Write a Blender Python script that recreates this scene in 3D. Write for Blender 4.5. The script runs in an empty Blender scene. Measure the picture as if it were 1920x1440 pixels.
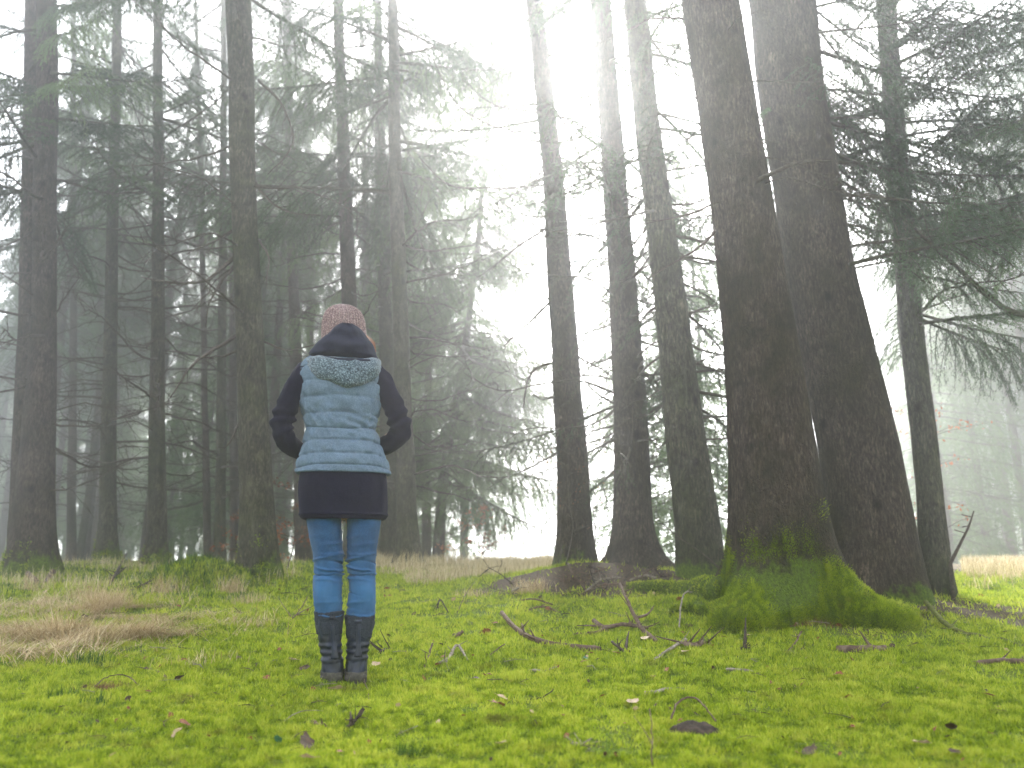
import bpy, math, random
import numpy as np
from mathutils import Vector, Matrix, Euler

scene = bpy.context.scene
# ------------------------------------------------------------------ camera
F_PX = 28.0 / 36.0 * 1920.0
PITCH = math.radians(12.5)
CAM_H = 0.55
cam_data = bpy.data.cameras.new('camera')
cam_data.lens = 28.0
cam_data.sensor_width = 36.0
cam_data.clip_start = 0.05
cam_data.clip_end = 3000.0
cam_data.dof.use_dof = True
cam_data.dof.focus_distance = 4.1
cam_data.dof.aperture_fstop = 2.0
cam = bpy.data.objects.new('camera', cam_data)
scene.collection.objects.link(cam)
cam.location = (0, 0, CAM_H)
cam.rotation_euler = (math.radians(90) + PITCH, 0, 0)
scene.camera = cam

# ------------------------------------------------------------------ light
SUN_EL = math.radians(31.0)
SUN_AZ = math.radians(4.0)          # to the right of straight ahead
world = bpy.data.worlds.new('World')
scene.world = world
world.use_nodes = True
wn = world.node_tree
wn.nodes.clear()
sky = wn.nodes.new('ShaderNodeTexSky')
sky.sky_type = 'NISHITA'
sky.sun_disc = False
sky.sun_elevation = SUN_EL
sky.sun_rotation = SUN_AZ
sky.altitude = 400
sky.air_density = 1.0
sky.dust_density = 2.0
sky.ozone_density = 1.0
hs = wn.nodes.new('ShaderNodeHueSaturation')
hs.inputs['Saturation'].default_value = 0.22
bg = wn.nodes.new('ShaderNodeBackground')
bg.inputs['Strength'].default_value = 0.15
wo = wn.nodes.new('ShaderNodeOutputWorld')
wn.links.new(sky.outputs[0], hs.inputs['Color'])
wn.links.new(hs.outputs[0], bg.inputs['Color'])
wn.links.new(bg.outputs[0], wo.inputs['Surface'])

sd = bpy.data.lights.new('sun', 'SUN')
sd.energy = 2.2
sd.angle = math.radians(8)
sd.color = (1.0, 0.97, 0.92)
sun = bpy.data.objects.new('sun', sd)
scene.collection.objects.link(sun)
sdir = Vector((math.sin(SUN_AZ) * math.cos(SUN_EL), math.cos(SUN_AZ) * math.cos(SUN_EL), math.sin(SUN_EL)))
sun.rotation_euler = sdir.to_track_quat('Z', 'Y').to_euler()
sun.location = sdir * 50

scene.view_settings.view_transform = 'Standard'
scene.view_settings.look = 'None'
scene.view_settings.gamma = 1.0
scene.view_settings.use_curve_mapping = False
scene.view_settings.exposure = 2.75
scene.render.engine = 'CYCLES'
scene.cycles.max_bounces = 8
scene.cycles.diffuse_bounces = 3
scene.cycles.glossy_bounces = 2
scene.cycles.transmission_bounces = 4
scene.cycles.transparent_max_bounces = 8
scene.cycles.volume_bounces = 1
scene.cycles.use_denoising = True
HAZE_DENSITY = 0.0125
HAZE_ANISO = 0.8

# ------------------------------------------------------------------ helpers
rng = np.random.default_rng(7)
COL = scene.collection

def smooth(a, b, x):
    t = np.clip((np.asarray(x, float) - a) / (b - a), 0, 1)
    return t * t * (3 - 2 * t)

def _hash(i, j, k, s):
    h = (i.astype(np.int64) * 374761393 + j.astype(np.int64) * 668265263 + k.astype(np.int64) * 2147483647 + s * 974634777) & 0xffffffff
    h = ((h ^ (h >> 13)) * 1274126177) & 0xffffffff
    h = ((h ^ (h >> 16)) * 2246822519) & 0xffffffff
    return ((h ^ (h >> 15)) & 0xffffff) / float(0xffffff)

def noise3(x, y, z=0.0, s=0):
    x, y, z = np.broadcast_arrays(np.asarray(x, float), np.asarray(y, float), np.asarray(z, float))
    i, j, k = np.floor(x), np.floor(y), np.floor(z)
    fx, fy, fz = x - i, y - j, z - k
    fx, fy, fz = (f * f * (3 - 2 * f) for f in (fx, fy, fz))
    i, j, k = i.astype(int), j.astype(int), k.astype(int)
    r = 0
    for a in (0, 1):
        for b in (0, 1):
            for c in (0, 1):
                w = (fx if a else 1 - fx) * (fy if b else 1 - fy) * (fz if c else 1 - fz)
                r = r + w * _hash(i + a, j + b, k + c, s)
    return r * 2 - 1

def fbm(x, y, z=0.0, s=0, o=3):
    r, a, f = 0, 1.0, 1.0
    for q in range(o):
        r = r + a * noise3(np.asarray(x) * f, np.asarray(y) * f, np.asarray(z) * f, s + q)
        a *= 0.5; f *= 2.03
    return r

def ray(px, py):
    """direction of a photograph pixel, scaled to unit depth along the camera axis"""
    u = (px - 960.0) / F_PX; v = (py - 720.0) / F_PX
    return np.array([u, math.cos(PITCH) + v * math.sin(PITCH), math.sin(PITCH) - v * math.cos(PITCH)])

def P(px, py, Y):
    """point on the vertical plane y = Y seen at a pixel"""
    d = ray(px, py); t = Y / d[1]
    return np.array([d[0] * t, Y, CAM_H + d[2] * t])

def mpp(py, Y):
    d = ray(960, py)
    return Y / d[1] / F_PX

def gp(px, py):
    """where a pixel's ray meets the ground"""
    d = ray(px, py); t = 0.8; step = 0.02; prev = t
    while t < 60:
        if CAM_H + d[2] * t < float(H(d[0] * t, d[1] * t)):
            break
        prev = t; t += step; step *= 1.01
    lo, hi = prev, t
    for _ in range(12):
        m = (lo + hi) / 2
        if CAM_H + d[2] * m < float(H(d[0] * m, d[1] * m)): hi = m
        else: lo = m
    return np.array([d[0] * hi, d[1] * hi, float(H(d[0] * hi, d[1] * hi))])

def tag(o, label=None, cat=None, group=None, kind=None):
    if label: o['label'] = label
    if cat: o['category'] = cat
    if group: o['group'] = group
    if kind: o['kind'] = kind
    return o

def empty(name, loc=(0, 0, 0), rot=(0, 0, 0)):
    o = bpy.data.objects.new(name, None)
    COL.objects.link(o)
    o.location = loc; o.rotation_euler = rot
    o.empty_display_size = 0.1
    return o

def link_mesh(name, me, parent=None, loc=(0, 0, 0), rot=(0, 0, 0), scale=(1, 1, 1)):
    o = bpy.data.objects.new(name, me)
    COL.objects.link(o)
    if parent is not None: o.parent = parent
    o.location = loc; o.rotation_euler = rot; o.scale = scale
    return o

class MB:
    """collects geometry for one mesh"""
    def __init__(self):
        self.v, self.f, self.m, self.n = [], [], [], 0
        self.att = []
    def add(self, v, f, mat=0, att=None):
        v = np.asarray(v, float).reshape(-1, 3)
        f = np.asarray(f, int)
        self.v.append(v); self.f.append(f + self.n); self.m.append(np.full(len(f), mat))
        self.att.append(np.zeros(len(v)) if att is None else np.broadcast_to(np.asarray(att, float), (len(v),)))
        self.n += len(v)
    def mesh(self, name, mats, smooth_=True, att_name=None):
        v = np.concatenate(self.v)
        me = bpy.data.meshes.new(name)
        me.vertices.add(len(v)); me.vertices.foreach_set('co', v.ravel().astype(np.float32))
        loops = np.concatenate([f.ravel() for f in self.f])
        sizes = np.concatenate([np.full(len(f), f.shape[1]) for f in self.f])
        me.loops.add(len(loops)); me.loops.foreach_set('vertex_index', loops.astype(np.int32))
        starts = np.concatenate([[0], np.cumsum(sizes)[:-1]])
        me.polygons.add(len(sizes))
        me.polygons.foreach_set('loop_start', starts.astype(np.int32))
        me.polygons.foreach_set('material_index', np.concatenate(self.m).astype(np.int32))
        me.polygons.foreach_set('use_smooth', np.full(len(sizes), bool(smooth_)))
        me.update(calc_edges=True)
        if att_name:
            a = me.attributes.new(att_name, 'FLOAT', 'POINT')
            a.data.foreach_set('value', np.concatenate(self.att).astype(np.float32))
        for m in (mats if isinstance(mats, (list, tuple)) else [mats]): me.materials.append(m)
        return me
    def build(self, name, mats, parent=None, smooth_=True, att_name=None, loc=(0, 0, 0)):
        return link_mesh(name, self.mesh(name, mats, smooth_, att_name), parent, loc)

def grid_faces(nr, nc, wrap=True):
    i = np.arange(nr - 1)[:, None]; j = np.arange(nc if wrap else nc - 1)[None, :]
    j2 = (j + 1) % nc
    return np.stack([i * nc + j, i * nc + j2, (i + 1) * nc + j2, (i + 1) * nc + j], -1).reshape(-1, 4)

def catmull(p, n):
    """n points per span through the rows of p"""
    p = np.asarray(p, float)
    if p.ndim == 1: p = p[:, None]
    q = np.vstack([2 * p[0] - p[1], p, 2 * p[-1] - p[-2]])
    out = []
    t = np.linspace(0, 1, n, endpoint=False)[:, None]
    for k in range(1, len(q) - 2):
        a, b, c, d = q[k - 1], q[k], q[k + 1], q[k + 2]
        out.append(0.5 * (2 * b + (c - a) * t + (2 * a - 5 * b + 4 * c - d) * t ** 2 + (-a + 3 * b - 3 * c + d) * t ** 3))
    out.append(p[-1:])
    return np.vstack(out)

def tube(path, rad, seg=6, cap=True, ref=None):
    path = np.asarray(path, float); n = len(path)
    rad = np.broadcast_to(np.asarray(rad, float), (n,))
    t = np.gradient(path, axis=0); t /= np.linalg.norm(t, axis=1)[:, None] + 1e-12
    a = np.array(ref if ref is not None else ([0, 0, 1.0] if abs(t[:, 2]).mean() < 0.8 else [0, 1.0, 0]))
    s = np.cross(t, a); s /= np.linalg.norm(s, axis=1)[:, None] + 1e-9
    u = np.cross(s, t)
    th = np.linspace(0, 2 * np.pi, seg, endpoint=False)
    v = path[:, None] + rad[:, None, None] * (np.cos(th)[None, :, None] * s[:, None] + np.sin(th)[None, :, None] * u[:, None])
    v = v.reshape(-1, 3); f = grid_faces(n, seg)
    if cap:
        v = np.vstack([v, path[0], path[-1]])
        j = np.arange(seg); j2 = (j + 1) % seg
        c0 = np.stack([np.full(seg, n * seg), j2, j, j], -1)
        # triangles are kept as separate arrays
        return v, f, np.vstack([np.stack([np.full(seg, n * seg), j2, j], -1),
                                np.stack([np.full(seg, n * seg + 1), (n - 1) * seg + j, (n - 1) * seg + j2], -1)])
    return v, f, None

def add_tube(mb, path, rad, seg=6, mat=0, cap=True, att=None, ref=None):
    v, f, c = tube(path, rad, seg, cap, ref)
    n0 = mb.n
    mb.add(v, f, mat, att)
    if c is not None:
        mb.f.append(c + n0); mb.m.append(np.full(len(c), mat))

# ------------------------------------------------------------------ materials
class NT:
    def __init__(self, name):
        self.mat = bpy.data.materials.new(name); self.mat.use_nodes = True
        self.t = self.mat.node_tree; self.t.nodes.clear()
        self.out = self.n('ShaderNodeOutputMaterial')
    def n(self, kind, **kw):
        nd = self.t.nodes.new(kind)
        for k, v in kw.items():
            if k.startswith('i_'):
                nd.inputs[k[2:].replace('_', ' ')].default_value = v
            else: setattr(nd, k, v)
        return nd
    def l(self, a, b): self.t.links.new(a, b)
    def coord(self, which='Object', scale=(1, 1, 1), rand=True):
        tc = self.n('ShaderNodeTexCoord')
        mp = self.n('ShaderNodeMapping'); mp.inputs['Scale'].default_value = scale
        if rand:
            oi = self.n('ShaderNodeObjectInfo')
            vm = self.n('ShaderNodeVectorMath', operation='SCALE'); vm.inputs['Scale'].default_value = 37.0
            cx = self.n('ShaderNodeCombineXYZ')
            self.l(oi.outputs['Random'], cx.inputs[0]); self.l(oi.outputs['Random'], cx.inputs[1]); self.l(oi.outputs['Random'], cx.inputs[2])
            self.l(cx.outputs[0], vm.inputs[0])
            self.l(vm.outputs[0], mp.inputs['Location'])
        self.l(tc.outputs[which], mp.inputs['Vector'])
        return mp.outputs[0]
    def noise(self, vec, scale, detail=4, rough=0.6, dist=0.0):
        nd = self.n('ShaderNodeTexNoise'); nd.inputs['Scale'].default_value = scale
        nd.inputs['Detail'].default_value = detail; nd.inputs['Roughness'].default_value = rough
        nd.inputs['Distortion'].default_value = dist
        self.l(vec, nd.inputs['Vector']); return nd.outputs['Fac']
    def ramp(self, fac, stops, interp='LINEAR'):
        r = self.n('ShaderNodeValToRGB'); cr = r.color_ramp; cr.interpolation = interp
        while len(cr.elements) < len(stops): cr.elements.new(0.5)
        for e, (p, c) in zip(cr.elements, stops):
            e.position = p; e.color = (*c, 1) if len(c) == 3 else c
        self.l(fac, r.inputs[0]); return r.outputs[0]
    def mix(self, fac, a, b, blend='MIX'):
        m = self.n('ShaderNodeMix', data_type='RGBA', blend_type=blend)
        for inp, val in ((m.inputs[0], fac), (m.inputs[6], a), (m.inputs[7], b)):
            if hasattr(val, 'links'): self.l(val, inp)
            elif isinstance(val, (int, float)): inp.default_value = val
            else: inp.default_value = (*val, 1)
        return m.outputs[2]
    def math(self, op, a, b=0.0, clamp=False):
        m = self.n('ShaderNodeMath', operation=op); m.use_clamp = clamp
        for inp, val in ((m.inputs[0], a), (m.inputs[1], b)):
            if hasattr(val, 'links'): self.l(val, inp)
            else: inp.default_value = val
        return m.outputs[0]
    def bump(self, h, strength=0.4, dist=0.01, normal=None):
        b = self.n('ShaderNodeBump'); b.inputs['Strength'].default_value = strength; b.inputs['Distance'].default_value = dist
        self.l(h, b.inputs['Height'])
        if normal is not None: self.l(normal, b.inputs['Normal'])
        return b.outputs[0]
    def bsdf(self, color, rough=0.85, normal=None, spec=0.3, sheen=0.0, metallic=0.0):
        b = self.n('ShaderNodeBsdfPrincipled')
        if hasattr(color, 'links'): self.l(color, b.inputs['Base Color'])
        else: b.inputs['Base Color'].default_value = (*color, 1)
        if hasattr(rough, 'links'): self.l(rough, b.inputs['Roughness'])
        else: b.inputs['Roughness'].default_value = rough
        b.inputs['Specular IOR Level'].default_value = spec
        b.inputs['Sheen Weight'].default_value = sheen
        b.inputs['Metallic'].default_value = metallic
        if normal is not None: self.l(normal, b.inputs['Normal'])
        return b.outputs[0]
    def done(self, sh):
        self.l(sh, self.out.inputs['Surface']); return self.mat
    def leafy(self, color, trans=0.4, rough=0.6, spec=0.25):
        """diffuse and gloss with some light let through, for leaves, needles and blades"""
        b = self.bsdf(color, rough, spec=spec)
        t = self.n('ShaderNodeBsdfTranslucent')
        if hasattr(color, 'links'): self.l(color, t.inputs['Color'])
        else: t.inputs['Color'].default_value = (*color, 1)
        m = self.n('ShaderNodeMixShader'); m.inputs[0].default_value = trans
        self.l(b, m.inputs[1]); self.l(t.outputs[0], m.inputs[2])
        return self.done(m.outputs[0])
    def attr(self, name):
        a = self.n('ShaderNodeAttribute'); a.attribute_name = name; return a.outputs['Fac']

def bark_material(name, dark, mid, light, lichen, crack_scale=1.0, crack=0.5):
    t = NT(name)
    co = t.coord('Object', (1, 1, 0.28))
    co2 = t.coord('Object', (1, 1, 0.8))
    big = t.noise(co2, 2.2, 3)
    vor = t.n('ShaderNodeTexVoronoi', feature='DISTANCE_TO_EDGE'); vor.inputs['Scale'].default_value = 52 * crack_scale
    wob = t.n('ShaderNodeVectorMath', operation='ADD')
    nz = t.n('ShaderNodeTexNoise'); nz.inputs['Scale'].default_value = 9; t.l(co, nz.inputs['Vector'])
    sc = t.n('ShaderNodeVectorMath', operation='SCALE'); sc.inputs['Scale'].default_value = 0.3
    t.l(nz.outputs['Color'], sc.inputs[0]); t.l(co, wob.inputs[0]); t.l(sc.outputs[0], wob.inputs[1])
    t.l(wob.outputs[0], vor.inputs['Vector'])
    vc = t.ramp(vor.outputs['Distance'], [(0.0, (0, 0, 0)), (0.3, (1, 1, 1))])
    rg = t.math('ABSOLUTE', t.math('SUBTRACT', t.noise(co, 24 * crack_scale, 4, 0.65, 1.5), 0.5))
    rc = t.ramp(rg, [(0.0, (0, 0, 0)), (0.09, (1, 1, 1))])
    cr = t.math('ADD', t.math('MULTIPLY', vc, 0.4), t.math('MULTIPLY', rc, 0.6))
    fine = t.noise(co, 60 * crack_scale, 5, 0.7)
    col = t.ramp(fine, [(0.3, dark), (0.5, mid), (0.72, light)])
    col = t.mix(t.ramp(big, [(0.42, (0, 0, 0)), (0.65, (1, 1, 1))]), col, lichen)
    dk = t.mix(t.math('MULTIPLY', cr, 1.0), (1 - crack,) * 3, (1, 1, 1))
    col = t.mix(1.0, col, dk, 'MULTIPLY')
    kn = t.n('ShaderNodeTexVoronoi', feature='F1'); kn.inputs['Scale'].default_value = 3.6
    t.l(t.coord('Object', (1, 1, 0.75)), kn.inputs['Vector'])
    knf = t.ramp(kn.outputs['Distance'], [(0.06, (0.25, 0.22, 0.2)), (0.17, (1, 1, 1))])
    col = t.mix(1.0, col, knf, 'MULTIPLY')
    blot = t.ramp(t.noise(co2, 7, 4, 0.7), [(0.3, (0.6, 0.6, 0.6)), (0.7, (1.35, 1.3, 1.25))])
    col = t.mix(1.0, col, blot, 'MULTIPLY')
    mossn = t.noise(co2, 14, 4, 0.7)
    ms = t.math('ADD', t.attr('moss'), t.math('MULTIPLY', t.math('SUBTRACT', mossn, 0.5), 0.9))
    mfac = t.ramp(ms, [(0.42, (0, 0, 0)), (0.58, (1, 1, 1))])
    mcol = t.ramp(t.noise(co2, 55, 4, 0.7), [(0.3, (0.03, 0.05, 0.006)), (0.7, (0.13, 0.19, 0.015))])
    col = t.mix(mfac, col, mcol)
    h = t.math('ADD', t.math('MULTIPLY', cr, 0.6), t.math('MULTIPLY', fine, 0.7))
    return t.done(t.bsdf(col, 0.9, t.bump(h, 1.0, 0.022), spec=0.15))

BARK_BROWN = bark_material('bark_brown', (0.018, 0.0125, 0.010), (0.080, 0.059, 0.046), (0.20, 0.158, 0.130), (0.048, 0.040, 0.022), 1.0, 0.6)
BARK_GREY = bark_material('bark_grey_green', (0.024, 0.021, 0.014), (0.09, 0.083, 0.055), (0.20, 0.185, 0.135), (0.06, 0.066, 0.028), 0.8, 0.7)

def simple_twig(name, c1, c2):
    t = NT(name); co = t.coord('Object', (1, 1, 1))
    n = t.noise(co, 40, 4, 0.7)
    return t.done(t.bsdf(t.ramp(n, [(0.35, c1), (0.65, c2)]), 0.9, t.bump(n, 0.6, 0.004), spec=0.15))
TWIG = simple_twig('dead_wood', (0.035, 0.027, 0.02), (0.10, 0.082, 0.065))
TWIG_GREEN = simple_twig('branch_bark', (0.03, 0.027, 0.018), (0.08, 0.075, 0.045))

def needle_material(name, c1, c2, c3, tr=0.45):
    t = NT(name)
    oi = t.n('ShaderNodeObjectInfo')
    n = t.noise(t.coord('Object', (1, 1, 1)), 2.3, 4, 0.65)
    f = t.math('ADD', t.math('MULTIPLY', n, 0.75), t.math('MULTIPLY', oi.outputs['Random'], 0.25))
    return t.leafy(t.ramp(f, [(0.3, c1), (0.5, c2), (0.75, c3)]), tr, 0.5)
NEEDLE = needle_material('spruce_needles', (0.016, 0.036, 0.013), (0.038, 0.078, 0.026), (0.075, 0.125, 0.038))
NEEDLE_HAZED = needle_material('haze_paled_spruce_needles', (0.04, 0.085, 0.022), (0.095, 0.165, 0.05), (0.16, 0.235, 0.08), 0.6)  # lightened copy of the needles: fog and backlight paleness put into the colour
# ------------------------------------------------------------------ terrain
_ry = [-200, 1.0, 3.7, 5.0, 6.0, 8.0, 10.0, 12.0, 16.0, 30.0, 600.0]
_rz = [-0.02, -0.02, 0.005, 0.09, 0.17, 0.33, 0.45, 0.50, 0.50, 0.50, 0.50]
TREE_MOUNDS = []   # (x, y, height, radius)

def H(x, y):
    x = np.asarray(x, float); y = np.asarray(y, float)
    z = np.interp(y, _ry, _rz)
    z = z + 0.035 * fbm(x * 0.55, y * 0.55, 0, 3, 2) + 0.012 * fbm(x * 2.3, y * 2.3, 0, 9, 3)
    z = z + (0.012 * fbm(x * 8, y * 8, 0, 21, 2)) * (1 - smooth(14, 22, np.abs(y)))
    # open meadow that falls away beyond the gap in the trees
    open_ = smooth(-0.24, -0.12, x / np.maximum(y, 1.0)) * smooth(12.0, 17.0, y)
    z = z - open_ * (np.clip(y - 12.0, 0, 70) * 0.075)
    for mx, my, mh, mr in TREE_MOUNDS:
        z = z + mh * np.exp(-((x - mx) ** 2 + (y - my) ** 2) / mr ** 2)
    return z

bx, by = P(1465, 1040, 5.6)[0], 5.6
TREE_MOUNDS += [(bx, by, 0.10, 0.75), (bx + 0.45, by + 0.45, 0.10, 0.8), (bx - 0.75, by + 0.15, 0.07, 0.5),
                (P(1130, 1080, 7.6)[0], 7.9, 0.17, 0.9), (P(1320, 1090, 7.2)[0], 7.3, 0.03, 0.6),
                (P(370, 1070, 8.0)[0], 7.6, 0.10, 0.45), (P(480, 1060, 8)[0], 8.2, 0.07, 0.5),
                (P(1740, 1060, 6.8)[0], 6.8, 0.05, 0.6)]

_px = P(640, 1282, 3.7)[0]
TREE_MOUNDS.append((_px, 3.7, P(640, 1281, 3.66)[2] - float(H(_px, 3.7)), 0.45))   # level ground under the woman

def litter_amount(x, y):
    """how far the ground at a point is brown needle litter instead of moss"""
    v = np.zeros_like(np.asarray(x, float))
    for px, Y, r, a in ((1130, 7.5, 0.95, 1.2), (1000, 7.3, 0.5, 0.9), (1240, 7.2, 0.5, 0.9), (1560, 5.0, 0.28, 0.6), (1660, 5.2, 0.35, 0.7), (1820, 6.0, 0.9, 0.75), (1420, 5.15, 0.16, 0.9), (1900, 5.6, 0.7, 0.5)):
        cx = P(px, 1100, Y)[0]
        v = v + a * np.exp(-(((x - cx) ** 2) + ((y - Y) * 1.3) ** 2) / r ** 2)
    v = v + 0.8 * smooth(8.3, 10.5, y) * smooth(0.1, 0.3, np.asarray(x) / np.maximum(y, 1))
    v = v + 0.5 * smooth(9.0, 13, y)
    return np.clip(v + 0.35 * fbm(np.asarray(x) * 3, np.asarray(y) * 3, 0, 55, 3) * (v > 0.08), 0, 1)

def sinh_axis(lo, hi, n, k, c=0.0):
    a = np.arcsinh((lo - c) / k); b = np.arcsinh((hi - c) / k)
    return c + k * np.sinh(np.linspace(a, b, n))

def build_ground():
    xs = sinh_axis(-420, 420, 480, 2.2)
    ys = sinh_axis(-150, 480, 470, 2.2, 4.0)
    X, Y = np.meshgrid(xs, ys)
    Z = H(X, Y)
    mb = MB()
    lit = litter_amount(X, Y)
    mb.add(np.stack([X, Y, Z], -1), grid_faces(len(ys), len(xs), False), 0, lit.ravel())
    t = NT('forest_floor')
    co = t.coord('Object', (1, 1, 1), rand=False)
    n1 = t.noise(co, 1.6, 5, 0.65); n2 = t.noise(co, 45, 4, 0.7); n3 = t.noise(co, 7, 4, 0.65)
    moss = t.ramp(n2, [(0.3, (0.022, 0.042, 0.006)), (0.52, (0.075, 0.12, 0.013)), (0.75, (0.14, 0.21, 0.025))])
    moss = t.mix(t.ramp(n3, [(0.4, (0, 0, 0)), (0.7, (1, 1, 1))]), moss, (0.13, 0.155, 0.02))
    soil = t.ramp(n2, [(0.3, (0.022, 0.015, 0.01)), (0.55, (0.07, 0.048, 0.032)), (0.75, (0.14, 0.10, 0.07))])
    fac = t.ramp(t.math('ADD', t.attr('litter'), t.math('MULTIPLY', t.math('SUBTRACT', n3, 0.5), 0.5)), [(0.35, (0, 0, 0)), (0.6, (1, 1, 1))])
    dist = t.n('ShaderNodeSeparateXYZ'); t.l(co, dist.inputs[0])
    col = t.mix(fac, moss, soil)
    # dry meadow grass in the open beyond the trees
    mead = t.ramp(n1, [(0.3, (0.16, 0.13, 0.07)), (0.7, (0.26, 0.22, 0.13))])
    yy = t.math('MULTIPLY', t.math('SUBTRACT', dist.outputs[1], 10.0), 0.3, True)
    xr = t.math('ADD', t.math('MULTIPLY', t.math('DIVIDE', dist.outputs[0], t.math('MAXIMUM', dist.outputs[1], 1.0)), 6.0), 1.6, True)
    col = t.mix(t.math('MULTIPLY', yy, xr), col, mead)
    h = t.math('ADD', n2, t.math('MULTIPLY', n3, 0.6))
    m = t.done(t.bsdf(col, 0.95, t.bump(h, 0.8, 0.02), spec=0.1))
    g = mb.build('ground', m, None, True, 'litter')
    tag(g, 'mossy forest floor with patches of brown needle litter', kind='structure')
    return g
build_ground()
# ------------------------------------------------------------------ boughs and dead branches (shared meshes)
def needles_along(mb, path, r, step, ln, wd, mat, up=0.25, two=True):
    """thin pointed triangles along a shoot, swept forward and hanging a little"""
    seg = np.linalg.norm(np.diff(path, axis=0), axis=1); L = seg.sum()
    n = max(2, int(L / step)); s = np.linspace(0.02, 1, n) * L
    cs = np.concatenate([[0], np.cumsum(seg)])
    p = np.stack([np.interp(s, cs, path[:, k]) for k in range(3)], 1)
    d = np.gradient(p, axis=0); d /= np.linalg.norm(d, axis=1)[:, None] + 1e-9
    for q in range(2 if two else 1):
        a = r.normal(size=(n, 3)); a -= (a * d).sum(1)[:, None] * d; a /= np.linalg.norm(a, axis=1)[:, None] + 1e-9
        dirv = d * 0.75 + a * 0.8; dirv[:, 2] += up * -0.3
        dirv /= np.linalg.norm(dirv, axis=1)[:, None]
        side = np.cross(dirv, r.normal(size=(n, 3))); side /= np.linalg.norm(side, axis=1)[:, None] + 1e-9
        l = ln * r.uniform(0.6, 1.2, (n, 1))
        v = np.stack([p - side * wd / 2, p + side * wd / 2, p + dirv * l], 1).reshape(-1, 3)
        mb.add(v, np.arange(3 * n).reshape(-1, 3), mat)

def bough_mesh(name, seed, mats, fine=1.0, hang=0.5, sparse=1.0, needle=1.0):
    """a 1.8 m spruce bough: axis along +X, branchlets that hang to both sides"""
    r = np.random.default_rng(seed); mb = MB(); L = 1.8
    s = np.linspace(0, 1, 14)
    ph = r.uniform(0, 6)
    ax = np.stack([L * s, 0.06 * np.sin(s * 4 + ph), -0.22 * L * s ** 1.3 + 0.14 * L * s ** 3], 1)
    add_tube(mb, ax, 0.016 * (1 - s) + 0.003, 5, 0)
    n = int(30 * sparse * fine)
    for i in range(n):
        u = 0.12 + 0.86 * (i + r.uniform(-.4, .4)) / n
        side = 1 if i % 2 else -1
        base = np.array([np.interp(u, s, ax[:, k]) for k in range(3)])
        l = L * (0.10 + 0.30 * (1 - u) ** 0.8 * min(1, (u + 0.05) * 4)) * r.uniform(0.6, 1.15)
        ang = math.radians(r.uniform(38, 62))
        tt = np.linspace(0, 1, 6)
        dx, dy = math.cos(ang), math.sin(ang) * side
        b = base + np.stack([dx * l * tt, dy * l * tt * (1 - 0.25 * hang * tt), -hang * l * (0.35 * tt + 0.75 * tt ** 2)], 1)
        b += np.cumsum(r.normal(scale=0.006, size=b.shape), 0)
        add_tube(mb, b, 0.006 * (1 - tt) + 0.0015, 3, 0, False)
        needles_along(mb, b, r, 0.016 / fine / needle, 0.034, 0.0075, 1)
        m = int(l / 0.055)
        for j in range(m):
            w = (j + 0.6) / m
            b0 = np.array([np.interp(w, tt, b[:, k]) for k in range(3)])
            ll = l * 0.38 * (1 - 0.6 * w) * r.uniform(0.5, 1.2)
            a2 = math.atan2(dy, dx) + (1 if j % 2 else -1) * math.radians(r.uniform(30, 60))
            t3 = np.linspace(0, 1, 4)
            c = b0 + np.stack([math.cos(a2) * ll * t3, math.sin(a2) * ll * t3, -hang * ll * (0.5 * t3 + 1.1 * t3 ** 2)], 1)
            needles_along(mb, c, r, 0.017 / fine / needle, 0.034, 0.0075, 1)
    return mb.mesh(name, mats)

def dead_branch_mesh(name, seed, needles=0.0, L=1.5, thick=0.012):
    r = np.random.default_rng(seed); mb = MB()
    s = np.linspace(0, 1, 12)
    k1, k2 = r.uniform(-.25, .15), r.uniform(-.1, .25)
    ax = np.stack([L * s, 0.08 * np.sin(s * r.uniform(3, 7)), k1 * L * s + k2 * L * s ** 2], 1) + np.cumsum(r.normal(scale=0.012, size=(12, 3)), 0)
    add_tube(mb, ax, thick * (1 - s) ** 0.8 + 0.0022, 5, 0)
    for i in range(int(r.integers(9, 15))):
        u = r.uniform(0.15, 0.97); p0 = np.array([np.interp(u, s, ax[:, k]) for k in range(3)])
        l = L * r.uniform(0.10, 0.32) * (1.1 - u * .6)
        a = r.uniform(0.5, 1.2) * r.choice([-1, 1]); t = np.linspace(0, 1, 6)
        d = np.array([math.cos(a), math.sin(a), r.uniform(-0.6, 0.3)])
        b = p0 + d * (l * t)[:, None]; b[:, 2] -= 0.25 * l * t ** 2
        b += np.cumsum(r.normal(scale=0.007, size=b.shape), 0)
        add_tube(mb, b, 0.0035 * (1 - t) + 0.0013, 3, 0, False)
        if needles and r.random() < needles:
            needles_along(mb, b, r, 0.02, 0.024, 0.005, 1)
        for j in range(3):
            w = r.uniform(0.3, 0.95); q = np.array([np.interp(w, t, b[:, k]) for k in range(3)])
            t3 = np.linspace(0, 1, 4)
            c = q + (d + r.normal(scale=0.6, size=3)) * (l * r.uniform(.2, .45) * t3)[:, None]
            add_tube(mb, c, 0.0022 * (1 - t3) + 0.001, 3, 0, False)
            if needles and r.random() < needles:
                needles_along(mb, c, r, 0.02, 0.024, 0.005, 1)
    return mb.mesh(name, [TWIG, NEEDLE])

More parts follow.
